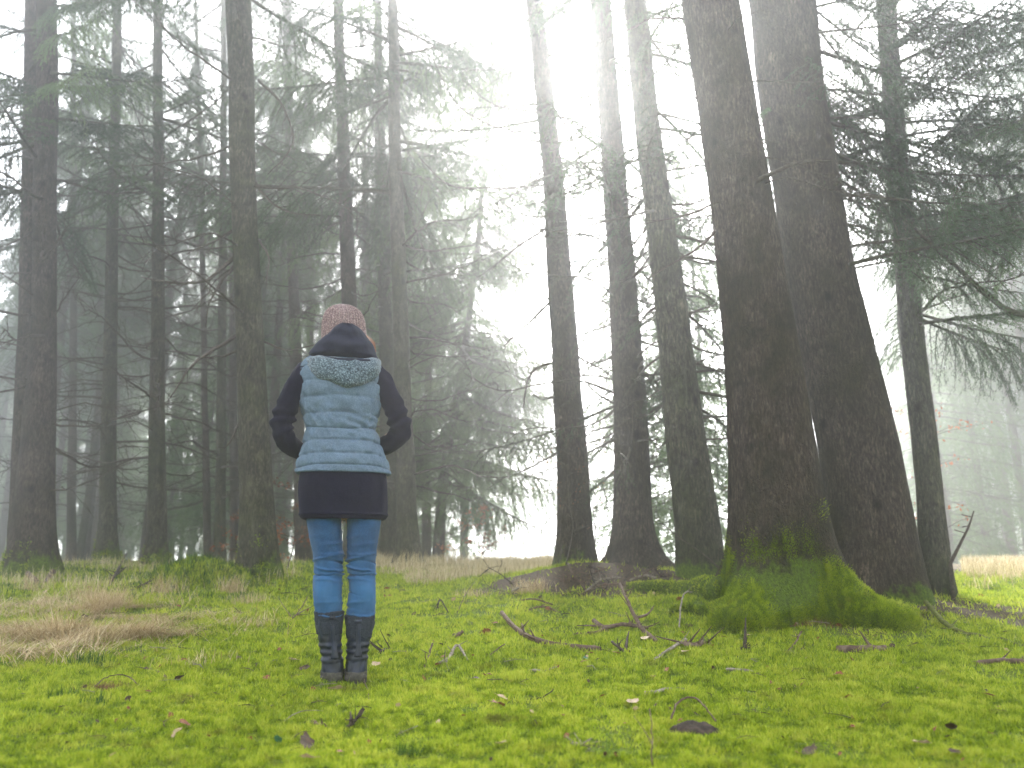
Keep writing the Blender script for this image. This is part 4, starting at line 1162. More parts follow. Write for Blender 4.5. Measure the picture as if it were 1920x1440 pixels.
# standing dry grass in the gap on the crest
n = 26000
y = r.uniform(7.7, 14.5, n) ; x = r.uniform(-0.19, 0.055, n) * y
edge = 0.5 * fbm(x * 1.5, y * 1.5, 0, 5, 2)
hz_k = fbm(x * 1.3, y * 1.3, 0, 19, 3)
k = (hz_k > -0.55) & (y > 8.2 + edge + 0.9 * smooth(-0.02, 0.05, x / y)) & (fbm(x * 4, y * 2, 0, 15, 2) > -0.85)
blades(x[k], y[k], r, np.clip(0.13 + 0.09 * fbm(x[k] * 2.5, y[k] * 2.5, 0, 27, 2), .04, 1), 0.005, M_MEADOW, 'meadow_grass', 'straw coloured grass standing thick in the gap between the trees', 1.0)
n = 14000; y = r.uniform(7.6, 14, n); x = r.uniform(0.55, 0.85, n) * y
kk_ = r.uniform(0, 1, n) < smooth(-.5, .6, fbm(x * 1.2, y * 1.2, 0, 23, 3) + (y - 8.6) * .8); x, y = x[kk_], y[kk_]
blades(x, y, r, 0.15, 0.008, M_MEADOW, 'meadow_grass', 'pale sunlit grass beyond the trees at the right edge', 0.8)
# combed down dry grass at the left edge
xs, ys, ds = [], [], []
for cx, cy, sx, sy, nn in ((20, 1190, .42, .16, 4600), (110, 1205, .35, .10, 3600), (230, 1196, .30, .07, 1700), (60, 1140, .42, .22, 2000), (180, 1150, .30, .16, 2600), (-60, 1165, .4, .3, 1800), (290, 1155, .18, .05, 700), (40, 1230, .3, .10, 1500), (200, 1175, .45, .25, 2500), (330, 1180, .2, .08, 500)):
    a, b = patch_xy(r, nn, cx, cy, sx, sy); xs.append(a); ys.append(b)
xs, ys = np.concatenate(xs), np.concatenate(ys)
kk_ = r.uniform(0, 1, len(xs)) < smooth(-.7, .5, fbm(xs * 5, ys * 7, 0, 29, 2)); xs, ys = xs[kk_], ys[kk_]
blades(xs, ys, r, 0.22, 0.0034, M_STRAW, 'lying_grass', 'flattened golden dry grass spilling in from the left edge', 0.9, a0=np.clip(1.0 + 0.7 * fbm(xs * 4, ys * 4, 0, 2, 2), .1, 1.5), dirn=-0.15 + 3.2 * fbm(xs * 1.6, ys * 2.2, 0, 3, 2), spread=1.1, segs=6)
# low green growth between moss and trees, left
n = 26000; y = r.uniform(6.6, 12.5, n); x = r.uniform(-0.72, -0.19, n) * y
k = fbm(x * 2, y * 2, 0, 44, 2) > -0.25
blades(x[k], y[k], r, 0.05, 0.010, M_GREENG, 'low_greenery', 'low green herbs and sprigs at the feet of the left trees', 0.8, segs=2)
n = 6000; y = r.uniform(7.5, 12.0, n); x = r.uniform(-0.72, -0.25, n) * y
k = fbm(x * 1.6, y * 1.6, 0, 48, 2) > 0.15
blades(x[k], y[k], r, 0.15, 0.005, M_MEADOW, 'thin_grass', 'thin yellowing grass among the left trees', 1.0)

def tuft(px, py, n, sx, h, label, mat=None, w=0.0028, bend=1.3, name='dry_grass_tuft', sy=None, group=None, dirn=None, spread=1):
    c = gp(px, py); rr = np.random.default_rng(int(px * 7 + py))
    x = c[0] + rr.normal(scale=sx, size=n); y = c[1] + rr.normal(scale=sy or sx * .6, size=n)
    v, f, s = blades(x, y, rr, h, w, None, name, None, bend, build=False, segs=5, dirn=dirn, spread=spread)
    root = np.array([c[0], c[1], c[2]])
    mb = MB(); mb.add(v - root, f, 0, s)
    o = mb.build(name, mat or M_STRAW, None, True, 'shade', tuple(root))
    return tag(o, label, 'grass tuft', group)
TUFTS = [
 (200, 1148, 420, .10, .22, 'arching pale grass tuft, largest on the left, left of the dark stubs'),
 (160, 1128, 220, .08, .20, 'smaller curling grass tuft behind the largest one on the left'),
 (305, 1112, 200, .09, .19, 'wispy dry grass tuft growing beside the mossy hummock'),
 (432, 1112, 240, .06, .17, 'upright dry grass tuft below the thick grey brown trunk'),
 (465, 1133, 200, .10, .10, 'low spreading dry grass tuft just in front of the upright one'),
 (488, 1172, 120, .06, .06, 'small flat straw coloured tuft left of the knees of the woman'),
 (60, 1110, 160, .10, .16, 'dry grass tuft at the left edge beside the broken stubs'),
 (995, 1112, 300, .07, .13, 'rusty dry grass tuft left of the three slim trunks'),
 (370, 1245, 90, .09, .07, 'sparse brown grass wisps lying on the moss left of the woman'),
 (885, 1118, 130, .08, .09, 'thin beige tuft at the front edge of the meadow grass'),
]
for a in TUFTS: tuft(*a)
for a in ((160, 1248, 160, .06, .07, 'dark green grass tuft on the moss in front of the lying grass'), (185, 1325, 70, .035, .05, 'little green tuft low in the left foreground'), (120, 1308, 60, .03, .05, 'tiny green tuft left of the brown needle clump'),
          (765, 1420, 60, .02, .05, 'green sprig at the bottom middle of the picture')):
    tuft(*a, mat=M_GREENG, name='green_grass_tuft', bend=.7)

# mossy hummock with sprigs
def hummock():
    c = gp(378, 1082); r = np.random.default_rng(9)
    root = empty('moss_hummock', tuple(c)); tag(root, 'rounded green hummock of moss and sprigs left of the thick trunk', 'moss hummock')
    th = np.linspace(0, 2 * np.pi, 40, endpoint=False); k = np.linspace(0, 1, 14)
    R = .42 * np.sin(k * np.pi / 2)[:, None] * (1 + .15 * fbm(np.cos(th) * 2, np.sin(th) * 2, 0, 6, 2)[None]); Xh, Yh = R * np.cos(th) * 1.25, R * np.sin(th) * .8; Z = .15 * (1 - (R / .42).clip(0, 1) ** 2) + .02 * fbm(Xh * 9, Yh * 9, 0, 8, 2) - .02 + H(Xh + c[0], Yh + c[1]) - c[2]
    v = np.stack([R * np.cos(th) * 1.25, R * np.sin(th) * .8, Z], -1)
    mb = MB(); mb.add(v.reshape(-1, 3), grid_faces(14, 40), 0)
    mb.build('mound', bpy.data.materials['forest_floor'], root)
    n = 14000; rr = np.sqrt(r.uniform(0, 1, n)) * .44; a = r.uniform(0, 6.28, n); kk = np.clip(rr / .42, 0, 1)
    x, y = rr * np.cos(a) * 1.25, rr * np.sin(a) * .8; z = .15 * (1 - kk ** 2) + .02 * fbm(x * 9, y * 9, 0, 8, 2) + H(x + c[0], y + c[1]) - c[2]
    v, s = moss_cover(x, y, z, r, .04, .014, .7)
    o = tri_mesh('moss', v, M_MOSS, s, root); o['kind'] = 'stuff'
    v, f, s = blades(x[:1500], y[:1500], r, .09, .007, None, '', None, .8, build=False, segs=3, z=z[:1500])
    mb = MB(); mb.add(v, f, 0, s); o = mb.build('sprigs', M_GREENG, root, True, 'shade'); o['kind'] = 'stuff'
hummock()

# moss growing on the roots of the big trees, as geometry
def trunk_moss(tree, n, hmax, dens_dir, hgt=.012, wid=.007, thr=0.0, seed=3):
    me = tree.trunk.data; r = np.random.default_rng(seed)
    co = np.zeros(len(me.vertices) * 3); me.vertices.foreach_get('co', co); co = co.reshape(-1, 3)
    nr = np.zeros(len(me.vertices) * 3); me.vertices.foreach_get('normal', nr); nr = nr.reshape(-1, 3)
    sel = np.where((co[:, 2] < hmax) & (co[:, 2] > -.15))[0]
    w = np.exp(-np.clip(co[sel, 2], 0, None) / (hmax * .38)) * (0.35 + 0.65 * np.clip(.5 + .5 * np.cos(np.arctan2(nr[sel, 1], nr[sel, 0]) - dens_dir), 0, 1))
    nz = fbm(co[sel, 0] * 5, co[sel, 1] * 5, co[sel, 2] * 5, 14, 3); w = w * smooth(thr - .12, thr + .22, w * 1.5 - .6 + nz * 1.2)
    i = r.choice(sel, n, p=w / w.sum())
    p = co[i] + r.normal(scale=.032, size=(n, 3)) * (1 - 0 * nr[i]); nn = nr[i]
    p = p - nn * ((p - co[i]) * nn).sum(1)[:, None]
    gx = p + tree.base
    keep = p[:, 2] + tree.base[2] > H(gx[:, 0], gx[:, 1]) - .02
    p, nn = p[keep], nn[keep]
    v, s = moss_cover(p[:, 0], p[:, 1], p[:, 2], r, hgt, wid, .35, nn)
    o = tri_mesh('moss', v, M_MOSS, s * .78, tree.root); o['kind'] = 'stuff'
trunk_moss(T_BIG, 100000, .62, -1.7, thr=.08, seed=3)
trunk_moss(T_PAIR, 9000, .5, -.4, .03, .016, seed=4)
trunk_moss(T_SECOND, 3000, .5, -.4, .035, .02, seed=5)
trunk_moss(T_THIRD, 3500, .55, -.4, .035, .02, seed=6)
trunk_moss(T_FOURTH, 5000, .6, -.1, .022, .012, seed=7)

# long mossy roots of the big tree
def root_limb(tree, pts, w0, w1, name='root'):
    a = []
    for (px, py) in pts:
        g = gp(px, py); a.append(g)
    a = catmull(np.array(a), 8); s = np.linspace(0, 1, len(a)); rad = w0 * (1 - s) + w1 * s
    a[:, 2] = H(a[:, 0], a[:, 1]) + rad * .5 + .012 * np.sin(s * 9)
    mb = MB(); v, f, c = tube(a - tree.base, rad, 14, True); mb.add(v, f, 0, .95)
    mb.f.append(c); mb.m.append(np.zeros(len(c), int)); mb.att[-1] = np.full(len(v), .95)
    o = mb.build(name, BARK_BROWN, tree.root, True, 'moss')
    r = np.random.default_rng(int(pts[0][0])); n = 5000
    k = r.integers(0, len(a), n); th = r.uniform(-.2, math.pi + .2, n)
    t = np.gradient(a, axis=0); t /= np.linalg.norm(t, axis=1)[:, None]; sd = np.cross(t, [0, 0, 1.0]); sd /= np.linalg.norm(sd, axis=1)[:, None]; up = np.cross(sd, t)
    nn = sd[k] * np.cos(th)[:, None] + up[k] * np.sin(th)[:, None]
    p = a[k] + t[k] * r.uniform(-.02, .02, (n, 1)) + nn * rad[k][:, None] - tree.base
    v, s = moss_cover(p[:, 0], p[:, 1], p[:, 2], r, .014, .008, .6, nn)
    q = tri_mesh('moss', v, M_MOSS, s, o); q['kind'] = 'stuff'
root_limb(T_BIG, [(1400, 1120), (1345, 1130), (1290, 1118), (1240, 1112), (1180, 1108)], .13, .04)
root_limb(T_BIG, [(1420, 1140), (1360, 1150), (1310, 1152), (1260, 1150)], .08, .02)
root_limb(T_BIG, [(1560, 1120), (1620, 1150), (1670, 1162), (1720, 1168)], .13, .05)
root_limb(T_BIG, [(1470, 1140), (1450, 1165), (1400, 1172)], .10, .04)
# ------------------------------------------------------------------ twigs, bark, leaves, cones on the moss
def wood(name, c1, c2, c3):
    t = NT(name); co = t.coord('Object', (1, 1, 1)); n = t.noise(co, 30, 5, 0.7)
    return t.done(t.bsdf(t.ramp(n, [(0.3, c1), (0.5, c2), (0.72, c3)]), 0.9, t.bump(n, 0.8, 0.004), spec=0.15))
M_STICK = wood('weathered_stick_bark', (0.035, 0.022, 0.016), (0.10, 0.065, 0.047), (0.20, 0.15, 0.11))
M_PALEST = wood('grey_bleached_stick', (0.09, 0.08, 0.06), (0.20, 0.17, 0.13), (0.34, 0.30, 0.24))
M_DARK = wood('black_rotten_wood', (0.012, 0.009, 0.007), (0.035, 0.025, 0.02), (0.09, 0.065, 0.05))
M_MOSSY = wood('stick_with_green_moss', (0.04, 0.035, 0.015), (0.11, 0.12, 0.03), (0.19, 0.22, 0.05))

def stick(pts, w0, w1, label, lift=None, forks=(), stubs=0, mat=None, name='fallen_branch', group=None, seed=0):
    """pts: pixels on the ground; lift: heights above the ground at those pixels in metres"""
    lift = lift or [0.0] * len(pts)
    a = np.array([gp(x, y) for x, y in pts]); r = np.random.default_rng(seed + int(pts[0][0]))
    m = (a[0, 1] + a[-1, 1]) / 2 / F_PX
    a[:, 2] += np.array(lift) + w0 * m * .2
    a = catmull(a, 7); s = np.linspace(0, 1, len(a))
    g = H(a[:, 0], a[:, 1]); a[:, 2] = np.maximum(a[:, 2], g + w0 * m * .2)
    a = a + np.cumsum(r.normal(scale=.0016, size=a.shape), 0)
    rad = (w0 * (1 - s) + w1 * s) / 2 * m * (1 + .12 * noise3(s * 17, seed, 0, 5))
    root = a[0].copy(); mb = MB(); add_tube(mb, a - root, rad, 9)
    for i in range(stubs):
        k = int(r.uniform(.15, .95) * (len(a) - 1)); t = np.linspace(0, 1, 6); l = m * w0 * r.uniform(1.5, 5)
        d = np.array([r.normal(), r.normal() * .6, r.uniform(.1, 1.1)]); d /= np.linalg.norm(d)
        add_tube(mb, a[k] - root + d * (l * t)[:, None] + np.cumsum(r.normal(scale=.0012, size=(6, 3)), 0), rad[k] * .42 * (1 - .8 * t) + .0006, 5)
    for fp, fl, fw in forks:
        b = np.array([gp(x, y) for x, y in fp]); b[:, 2] += np.array(fl)
        if len(b) == 2: b = np.vstack([b[0], (b[0] + b[1]) / 2 + [0, 0, .008], b[1]])
        b = catmull(b, 6); t = np.linspace(0, 1, len(b))
        k = int(np.argmin(np.linalg.norm(a - b[0], axis=1))); b += (a[k] - b[0]) * (1 - t)[:, None] ** 2
        add_tube(mb, b - root, fw * m / 2 * (1 - .75 * t) + .0006, 6)
    o = mb.build(name, mat or M_STICK, None, True, None, tuple(root))
    return tag(o, label, 'branch' if 'branch' in name or 'twig' in name else 'wood', group)

stick([(940, 1165), (975, 1193), (1020, 1209), (1070, 1214), (1130, 1221)], 8, 13, 'long curved brown branch lying on the moss in the middle foreground', [.05, .02, .005, 0, 0],
      [([(985, 1197), (978, 1184)], [.02, .05], 7)], 7, seed=1)
stick([(1232, 1206), (1205, 1190), (1192, 1178), (1176, 1165), (1164, 1150)], 8, 5, 'knotty branch rising toward the slim trunks, thickest at its low end', [0, .03, .08, .14, .19],
      [([(1195, 1180), (1215, 1178), (1228, 1172)], [.05, .08, .12], 6), ([(1164, 1150), (1125, 1148), (1090, 1140)], [.19, .18, .10], 4)], 8, seed=2)
stick([(1216, 1182), (1170, 1180), (1130, 1182), (1110, 1172)], 6, 8, 'short brown branch joining the knotty one from the left', [.01, .02, .01, .02], [([(1135, 1181), (1082, 1179)], [0, .02], 5)], 4, seed=3)
stick([(1070, 1192), (1105, 1190), (1130, 1184)], 3, 11, 'splintered slab of wood with a pale thin end below the short brown branch', stubs=1, mat=M_STICK, name='wood_splinter', seed=4)
stick([(1226, 1238), (1250, 1225), (1285, 1206)], 6, 6, 'pale grey stick slanting up in front of the big mossy foot', [0, .01, .02], [], 4, M_PALEST, seed=5)
stick([(1282, 1212), (1305, 1214), (1330, 1212)], 13, 8, 'gnarled dark piece of root at the end of the pale grey stick', stubs=5, mat=M_STICK, name='root_piece', seed=6)
stick([(1148, 1215), (1160, 1222), (1175, 1225), (1197, 1227)], 5, 6, 'small curled black branch on the moss between the long branch and the grey stick', [.03, .02, 0, 0], [([(1172, 1224), (1180, 1204)], [.01, .06], 7)], 8, M_DARK, seed=7)
stick([(822, 1246), (845, 1238), (858, 1228), (878, 1241)], 7, 4, 'forked grey twig arched over the moss right of the boots', [0, .01, .04, 0], [([(820, 1226), (830, 1246), (843, 1258)], [.05, .02, 0], 2.5)], 3, M_PALEST, name='fallen_twig', seed=8)
stick([(796, 1251), (802, 1238), (809, 1224)], 4, 3, 'short dark twig sticking up nearest the right boot', [0, .02, .05], [], 3, name='fallen_twig', seed=9)
stick([(893, 1232), (920, 1230), (945, 1220)], 2.5, 2, 'thin straight twig to the right of the forked grey twig', [0, .01, .03], [], 3, name='fallen_twig', seed=10)
stick([(958, 1129), (1000, 1133), (1036, 1139)], 3, 3, 'thin twig high on the moss under the slim leaning trunks, upper of two', [0, .03, .01], [], 4, name='fallen_twig', seed=11)
stick([(985, 1146), (1020, 1142), (1053, 1148)], 3, 5, 'thin twig high on the moss under the slim leaning trunks, lower of two', [0, .02, .0], [], 4, name='fallen_twig', seed=12)
stick([(817, 1150), (826, 1138), (842, 1152)], 3.5, 2.5, 'bent twig right of the knees of the woman, before the meadow grass', [0, .05, 0], [([(826, 1138), (812, 1148)], [.05, .01], 2)], 3, M_DARK, name='fallen_twig', seed=13)
stick([(857, 1150), (872, 1128), (888, 1112)], 1.8, 1.2, 'hair thin twig standing aslant in front of the meadow grass', [0, .05, .10], name='fallen_twig', seed=14)
stick([(1572, 1222), (1615, 1220), (1660, 1217)], 15, 16, 'thick cut brown log end lying on the moss right of the big roots', [0, .0, .0], [], 1, name='wood_billet', seed=15)
stick([(1738, 1148), (1765, 1172), (1800, 1188), (1850, 1198), (1925, 1212)], 10, 8, 'long mossy branch running out through the right edge', [.06, .03, .01, .0, .0], [], 3, M_MOSSY, seed=16)
stick([(1828, 1246), (1870, 1245), (1930, 1249)], 10, 10, 'straight brown stick low at the right edge below the long mossy branch', [0, 0, 0], [], 2, seed=17)
stick([(1300, 1190), (1370, 1186), (1447, 1172)], 3, 9, 'pale green stick lying along the foot of the big mossy roots', [0, .01, .01], [], 1, M_MOSSY, seed=18)
stick([(1274, 1182), (1276, 1160), (1285, 1140), (1298, 1135)], 3, 3, 'pale bent twig arching up left of the big mossy foot', [0, .06, .10, .09], [], 2, M_PALEST, name='fallen_twig', seed=19)
stick([(1378, 1221), (1400, 1218), (1420, 1216)], 5, 4, 'low brown twig with an upright black snag on the right moss', [0, 0, 0], [([(1398, 1218), (1400, 1190)], [.0, .10], 7)], 6, M_DARK, name='fallen_twig', seed=20)
stick([(1475, 1228), (1490, 1215), (1505, 1200)], 4, 3, 'slanting blurred twig between the snag and the cut log', [0, .02, .05], [], 3, name='fallen_twig', seed=21)
stick([(1360, 1257), (1390, 1259), (1415, 1262)], 5, 9, 'flat brown piece of bark on the moss below the gnarled root', [0, 0, 0], mat=M_PALEST, name='wood_splinter', seed=22)
stick([(1210, 1304), (1230, 1300), (1255, 1294)], 11, 5, 'hollow pale stub of branch with a broken brown mouth', [0, 0, 0], mat=M_PALEST, name='wood_splinter', seed=23)
stick([(990, 1259), (1020, 1260), (1048, 1257)], 5, 4, 'pale straw coloured stick lying flat under the long curved branch', mat=M_PALEST, name='wood_splinter', seed=24)
stick([(1100, 1250), (1140, 1251)], 2, 2, 'little dark twig near the right end of the long curved branch', name='fallen_twig', seed=25, stubs=3)
stick([(990, 1313), (1015, 1316), (1037, 1308)], 2.5, 2, 'thin knobbly twig in the centre of the foreground moss', [0, .01, .02], stubs=6, mat=M_DARK, name='fallen_twig', seed=26)
stick([(32, 1071), (50, 1083), (70, 1098)], 9, 10, 'left one of two broken stubs crossing at the left edge', [.06, .03, .0], name='fallen_branch', mat=M_STICK, seed=27)
stick([(82, 1097), (90, 1090), (98, 1083)], 8, 10, 'right one of two broken stubs crossing at the left edge', [.0, .02, .04], name='fallen_branch', seed=28)
stick([(205, 1100), (220, 1080), (236, 1054)], 4, 3, 'upright dark twig behind the largest grass tuft', [0, .06, .16], [([(212, 1092), (236, 1074)], [.02, .07], 4)], 5, M_DARK, seed=29)
stick([(247, 1108), (270, 1102), (305, 1090)], 5, 3, 'leaning dark stick before the mossy hummock', [0, .02, .05], [], 5, M_DARK, seed=30)
stick([(438, 1150), (455, 1153), (468, 1150)], 5, 4, 'short stick on the moss left of the knees of the woman', stubs=2, seed=31)
stick([(540, 1168), (560, 1155), (575, 1135)], 2.5, 1.5, 'fan of thin brown twigs touching the left boot cuff', [0, .03, .06], [([(545, 1165), (575, 1160)], [0, .03], 2), ([(542, 1167), (520, 1140)], [0, .08], 2), ([(546, 1165), (590, 1145)], [0, .04], 2)], 8, name='fallen_twig', seed=32)
stick([(294, 1262), (304, 1268), (311, 1275)], 9, 8, 'small brown chunk of wood on the left moss', name='wood_splinter', seed=33)
stick([(443, 1234), (455, 1237), (468, 1240)], 8, 4, 'brown spruce cone shaped bark bit below the brown grass wisps', name='wood_splinter', seed=34)
stick([(155, 1302), (200, 1285), (235, 1283), (262, 1294)], 2, 2, 'thin arched twig over the rusty needle clump', [0, .03, .03, 0], [], 3, name='fallen_twig', seed=35)
stick([(340, 1318), (355, 1312), (368, 1317)], 2, 1.5, 'tiny forked twig in the left foreground', stubs=5, mat=M_DARK, name='fallen_twig', seed=36)
stick([(588, 1357), (605, 1364), (626, 1371)], 10, 7, 'dark brown bark strip left of the bottom centre', name='wood_splinter', stubs=2, seed=37)
stick([(652, 1366), (668, 1362), (690, 1352)], 7, 4, 'black twisted twig below the boots', [0, .01, .03], [([(660, 1365), (656, 1352)], [0, .03], 6), ([(672, 1360), (680, 1348)], [.01, .04], 5)], 5, M_DARK, name='fallen_twig', seed=38)
stick([(680, 1283), (688, 1305), (692, 1327)], 2, 1.5, 'thin wiry stem just below the right boot', [.04, .02, 0], [([(690, 1325), (708, 1330)], [0, .0], 1.5)], name='fallen_twig', seed=39)
stick([(1222, 1440), (1224, 1415), (1222, 1396)], 2.5, 2, 'dry upright flower stalk at the bottom edge right of the centre', [0, .05, .10], [([(1220, 1420), (1190, 1395)], [.03, .08], 1.3)], name='dry_stalk', seed=40)
stick([(525, 1358), (560, 1350), (611, 1336)], 2.2, 1.2, 'single pale green grass blade lying on the moss in front of the boots', [0, .02, .01], mat=M_PALEST, name='grass_blade', seed=41)
stick([(1100, 1253), (1112, 1256), (1124, 1262)], 2.0, 1, 'pale curved blade right of the flat straw coloured stick', [.01, .02, 0], mat=M_PALEST, name='grass_blade', seed=42)
stick([(850, 1196), (858, 1194), (864, 1192)], 9, 6, 'brown elongated spruce cone lying right of the woman at boot cuff height', name='spruce_cone', seed=43)
stick([(1074, 1397), (1090, 1395), (1106, 1402)], 9, 7, 'light brown cone lying near the bottom edge', name='spruce_cone', seed=44, mat=M_PALEST, stubs=8)
stick([(712, 1228), (722, 1222), (736, 1218)], 9, 5, 'grey chunk of bark just right of the boots', name='wood_splinter', mat=M_DARK, seed=45, stubs=4)
# brushwood at the foot of the slim trunks
BR = [((1065, 1066), (1075, 1088), (1098, 1108), 'forked pale'), ((1098, 1118), (1130, 1098), (1165, 1085), 'long brown'), ((1100, 1072), (1120, 1080), (1140, 1095), 'thin arched'),
      ((1140, 1060), (1115, 1085), (1100, 1100), 'grey slanting'), ((1180, 1098), (1215, 1092), (1248, 1096), 'flat dark'), ((1228, 1030), (1240, 1055), (1258, 1080), 'steep dark'),
      ((1050, 1100), (1075, 1096), (1100, 1098), 'low brown'), ((960, 1118), (985, 1108), (1015, 1104), 'leftmost flat'), ((1200, 1110), (1235, 1104), (1270, 1108), 'rightmost thin'), ((1130, 1112), (1160, 1104), (1190, 1106), 'short knobbly')]
for i, (a, b, c, w) in enumerate(BR):
    stick([a, b, c] if a[1] > 1065 else [(a[0], 1092), b if b[1] > 1070 else (b[0], 1093), c], 4, 2.5, w + ' branch in the brushwood at the foot of the slim trunks',
          [.12 if a[1] < 1065 else .04, .05, .01], [], 7, (M_STICK, M_PALEST, M_DARK)[i % 3], group='brushwood at the foot of the slim trunks', seed=60 + i)

BSM = []
for q in range(5):
    rr = np.random.default_rng(450 + q); mb = MB(); s = np.linspace(0, 1, 10)
    a = np.stack([s, .16 * np.sin(s * rr.uniform(1, 5)), .12 * np.sin(s * 3)], 1) + np.cumsum(rr.normal(scale=.012, size=(10, 3)), 0)
    add_tube(mb, a, .014 * (1 - .7 * s) + .002, 5)
    for k in range(7):
        b = a[rr.integers(1, 9)] + np.array([rr.normal() + .5, rr.normal(), rr.normal() * .7]) * (.17 * np.linspace(0, 1, 5))[:, None] + np.cumsum(rr.normal(scale=.01, size=(5, 3)), 0); add_tube(mb, b, .005, 4)
    BSM.append(mb.mesh('fallen_twig', [(M_STICK, M_DARK)[q % 2]]))
r = np.random.default_rng(88)
for i in range(70):
    px, py = r.normal(1140, 95), r.uniform(1083, 1118)
    c = gp(px, py); s = r.uniform(.12, .38)
    o = link_mesh('fallen_twig', BSM[int(r.integers(5))], None, (c[0], c[1], c[2] - .005), (r.uniform(0, 6), -abs(r.normal(.2, .35)), r.uniform(0, 6.28)), (s, s, s))
    tag(o, 'thin crooked twig in the brown brushwood round the feet of the slim trunks', 'twig', 'thin twigs of the brushwood')
# leaves
def leaf_mesh(seed, lobed):
    r = np.random.default_rng(seed); n = 18; t = np.linspace(0, 1, n // 2 + 1)
    w = np.sin(np.pi * t ** .8) * .34 * (1 + (.25 * np.sin(t * 22) if lobed else .05 * np.sin(t * 30)))
    L = np.stack([t - .5, w, 0 * t], 1); M = np.stack([t - .5, 0 * t, 0 * t], 1); R_ = np.stack([t - .5, -w, 0 * t], 1)
    c1, c2, c3 = r.uniform(.2, .9), r.uniform(-.5, .6), r.uniform(-.3, .3)
    for q in (L, M, R_): q[:, 2] = c1 * q[:, 1] ** 2 * 1.6 + c2 * q[:, 0] ** 2 + c3 * q[:, 0] * q[:, 1] + r.normal(scale=.012, size=len(q))
    v = np.concatenate([L, M, R_]); m = len(t); i = np.arange(m - 1)
    f = np.concatenate([np.stack([i, i + m, i + m + 1, i + 1], 1), np.stack([i + m, i + 2 * m, i + 2 * m + 1, i + m + 1], 1)])
    st = np.array([[-.5, 0, M[0, 2]], [-.62, .02, M[0, 2] + .01], [-.75, .01, M[0, 2]]])
    return v, f, st
def leafm(name, c1, c2):
    t = NT(name); n = t.noise(t.coord('Object', (1, 1, 1)), 3, 4, 0.7); return t.leafy(t.ramp(n, [(0.35, c1), (0.65, c2)]), 0.2, 0.6)
ML = [leafm('russet_leaf', (0.13, 0.04, 0.02), (0.28, 0.11, 0.05)), leafm('tan_leaf', (0.30, 0.20, 0.12), (0.52, 0.38, 0.26)), leafm('dark_wet_leaf', (0.03, 0.018, 0.012), (0.09, 0.05, 0.03)), leafm('green_bramble_leaf', (0.03, 0.09, 0.05), (0.07, 0.18, 0.09))]
LM = {}
for mi in range(4):
    for q in range(3):
        v, f, st = leaf_mesh(300 + mi * 5 + q, q == 1); mb = MB(); mb.add(v, f); add_tube(mb, st, .012, 4)
        LM[mi, q] = mb.mesh('leaf', [ML[mi]])
def leaf(px, py, size, mi, label, q=0, group=None, tilt=.3):
    c = gp(px, py); r = np.random.default_rng(int(px * 3 + py)); s = size * c[1] / F_PX
    o = link_mesh('fallen_leaf', LM[mi, q % 3], None, (c[0], c[1], c[2] + .013 + s * .05), (r.normal(scale=tilt) + .15, r.normal(scale=tilt), r.uniform(0, 6.28)), (s, s, s))
    return tag(o, label, 'leaf', group)
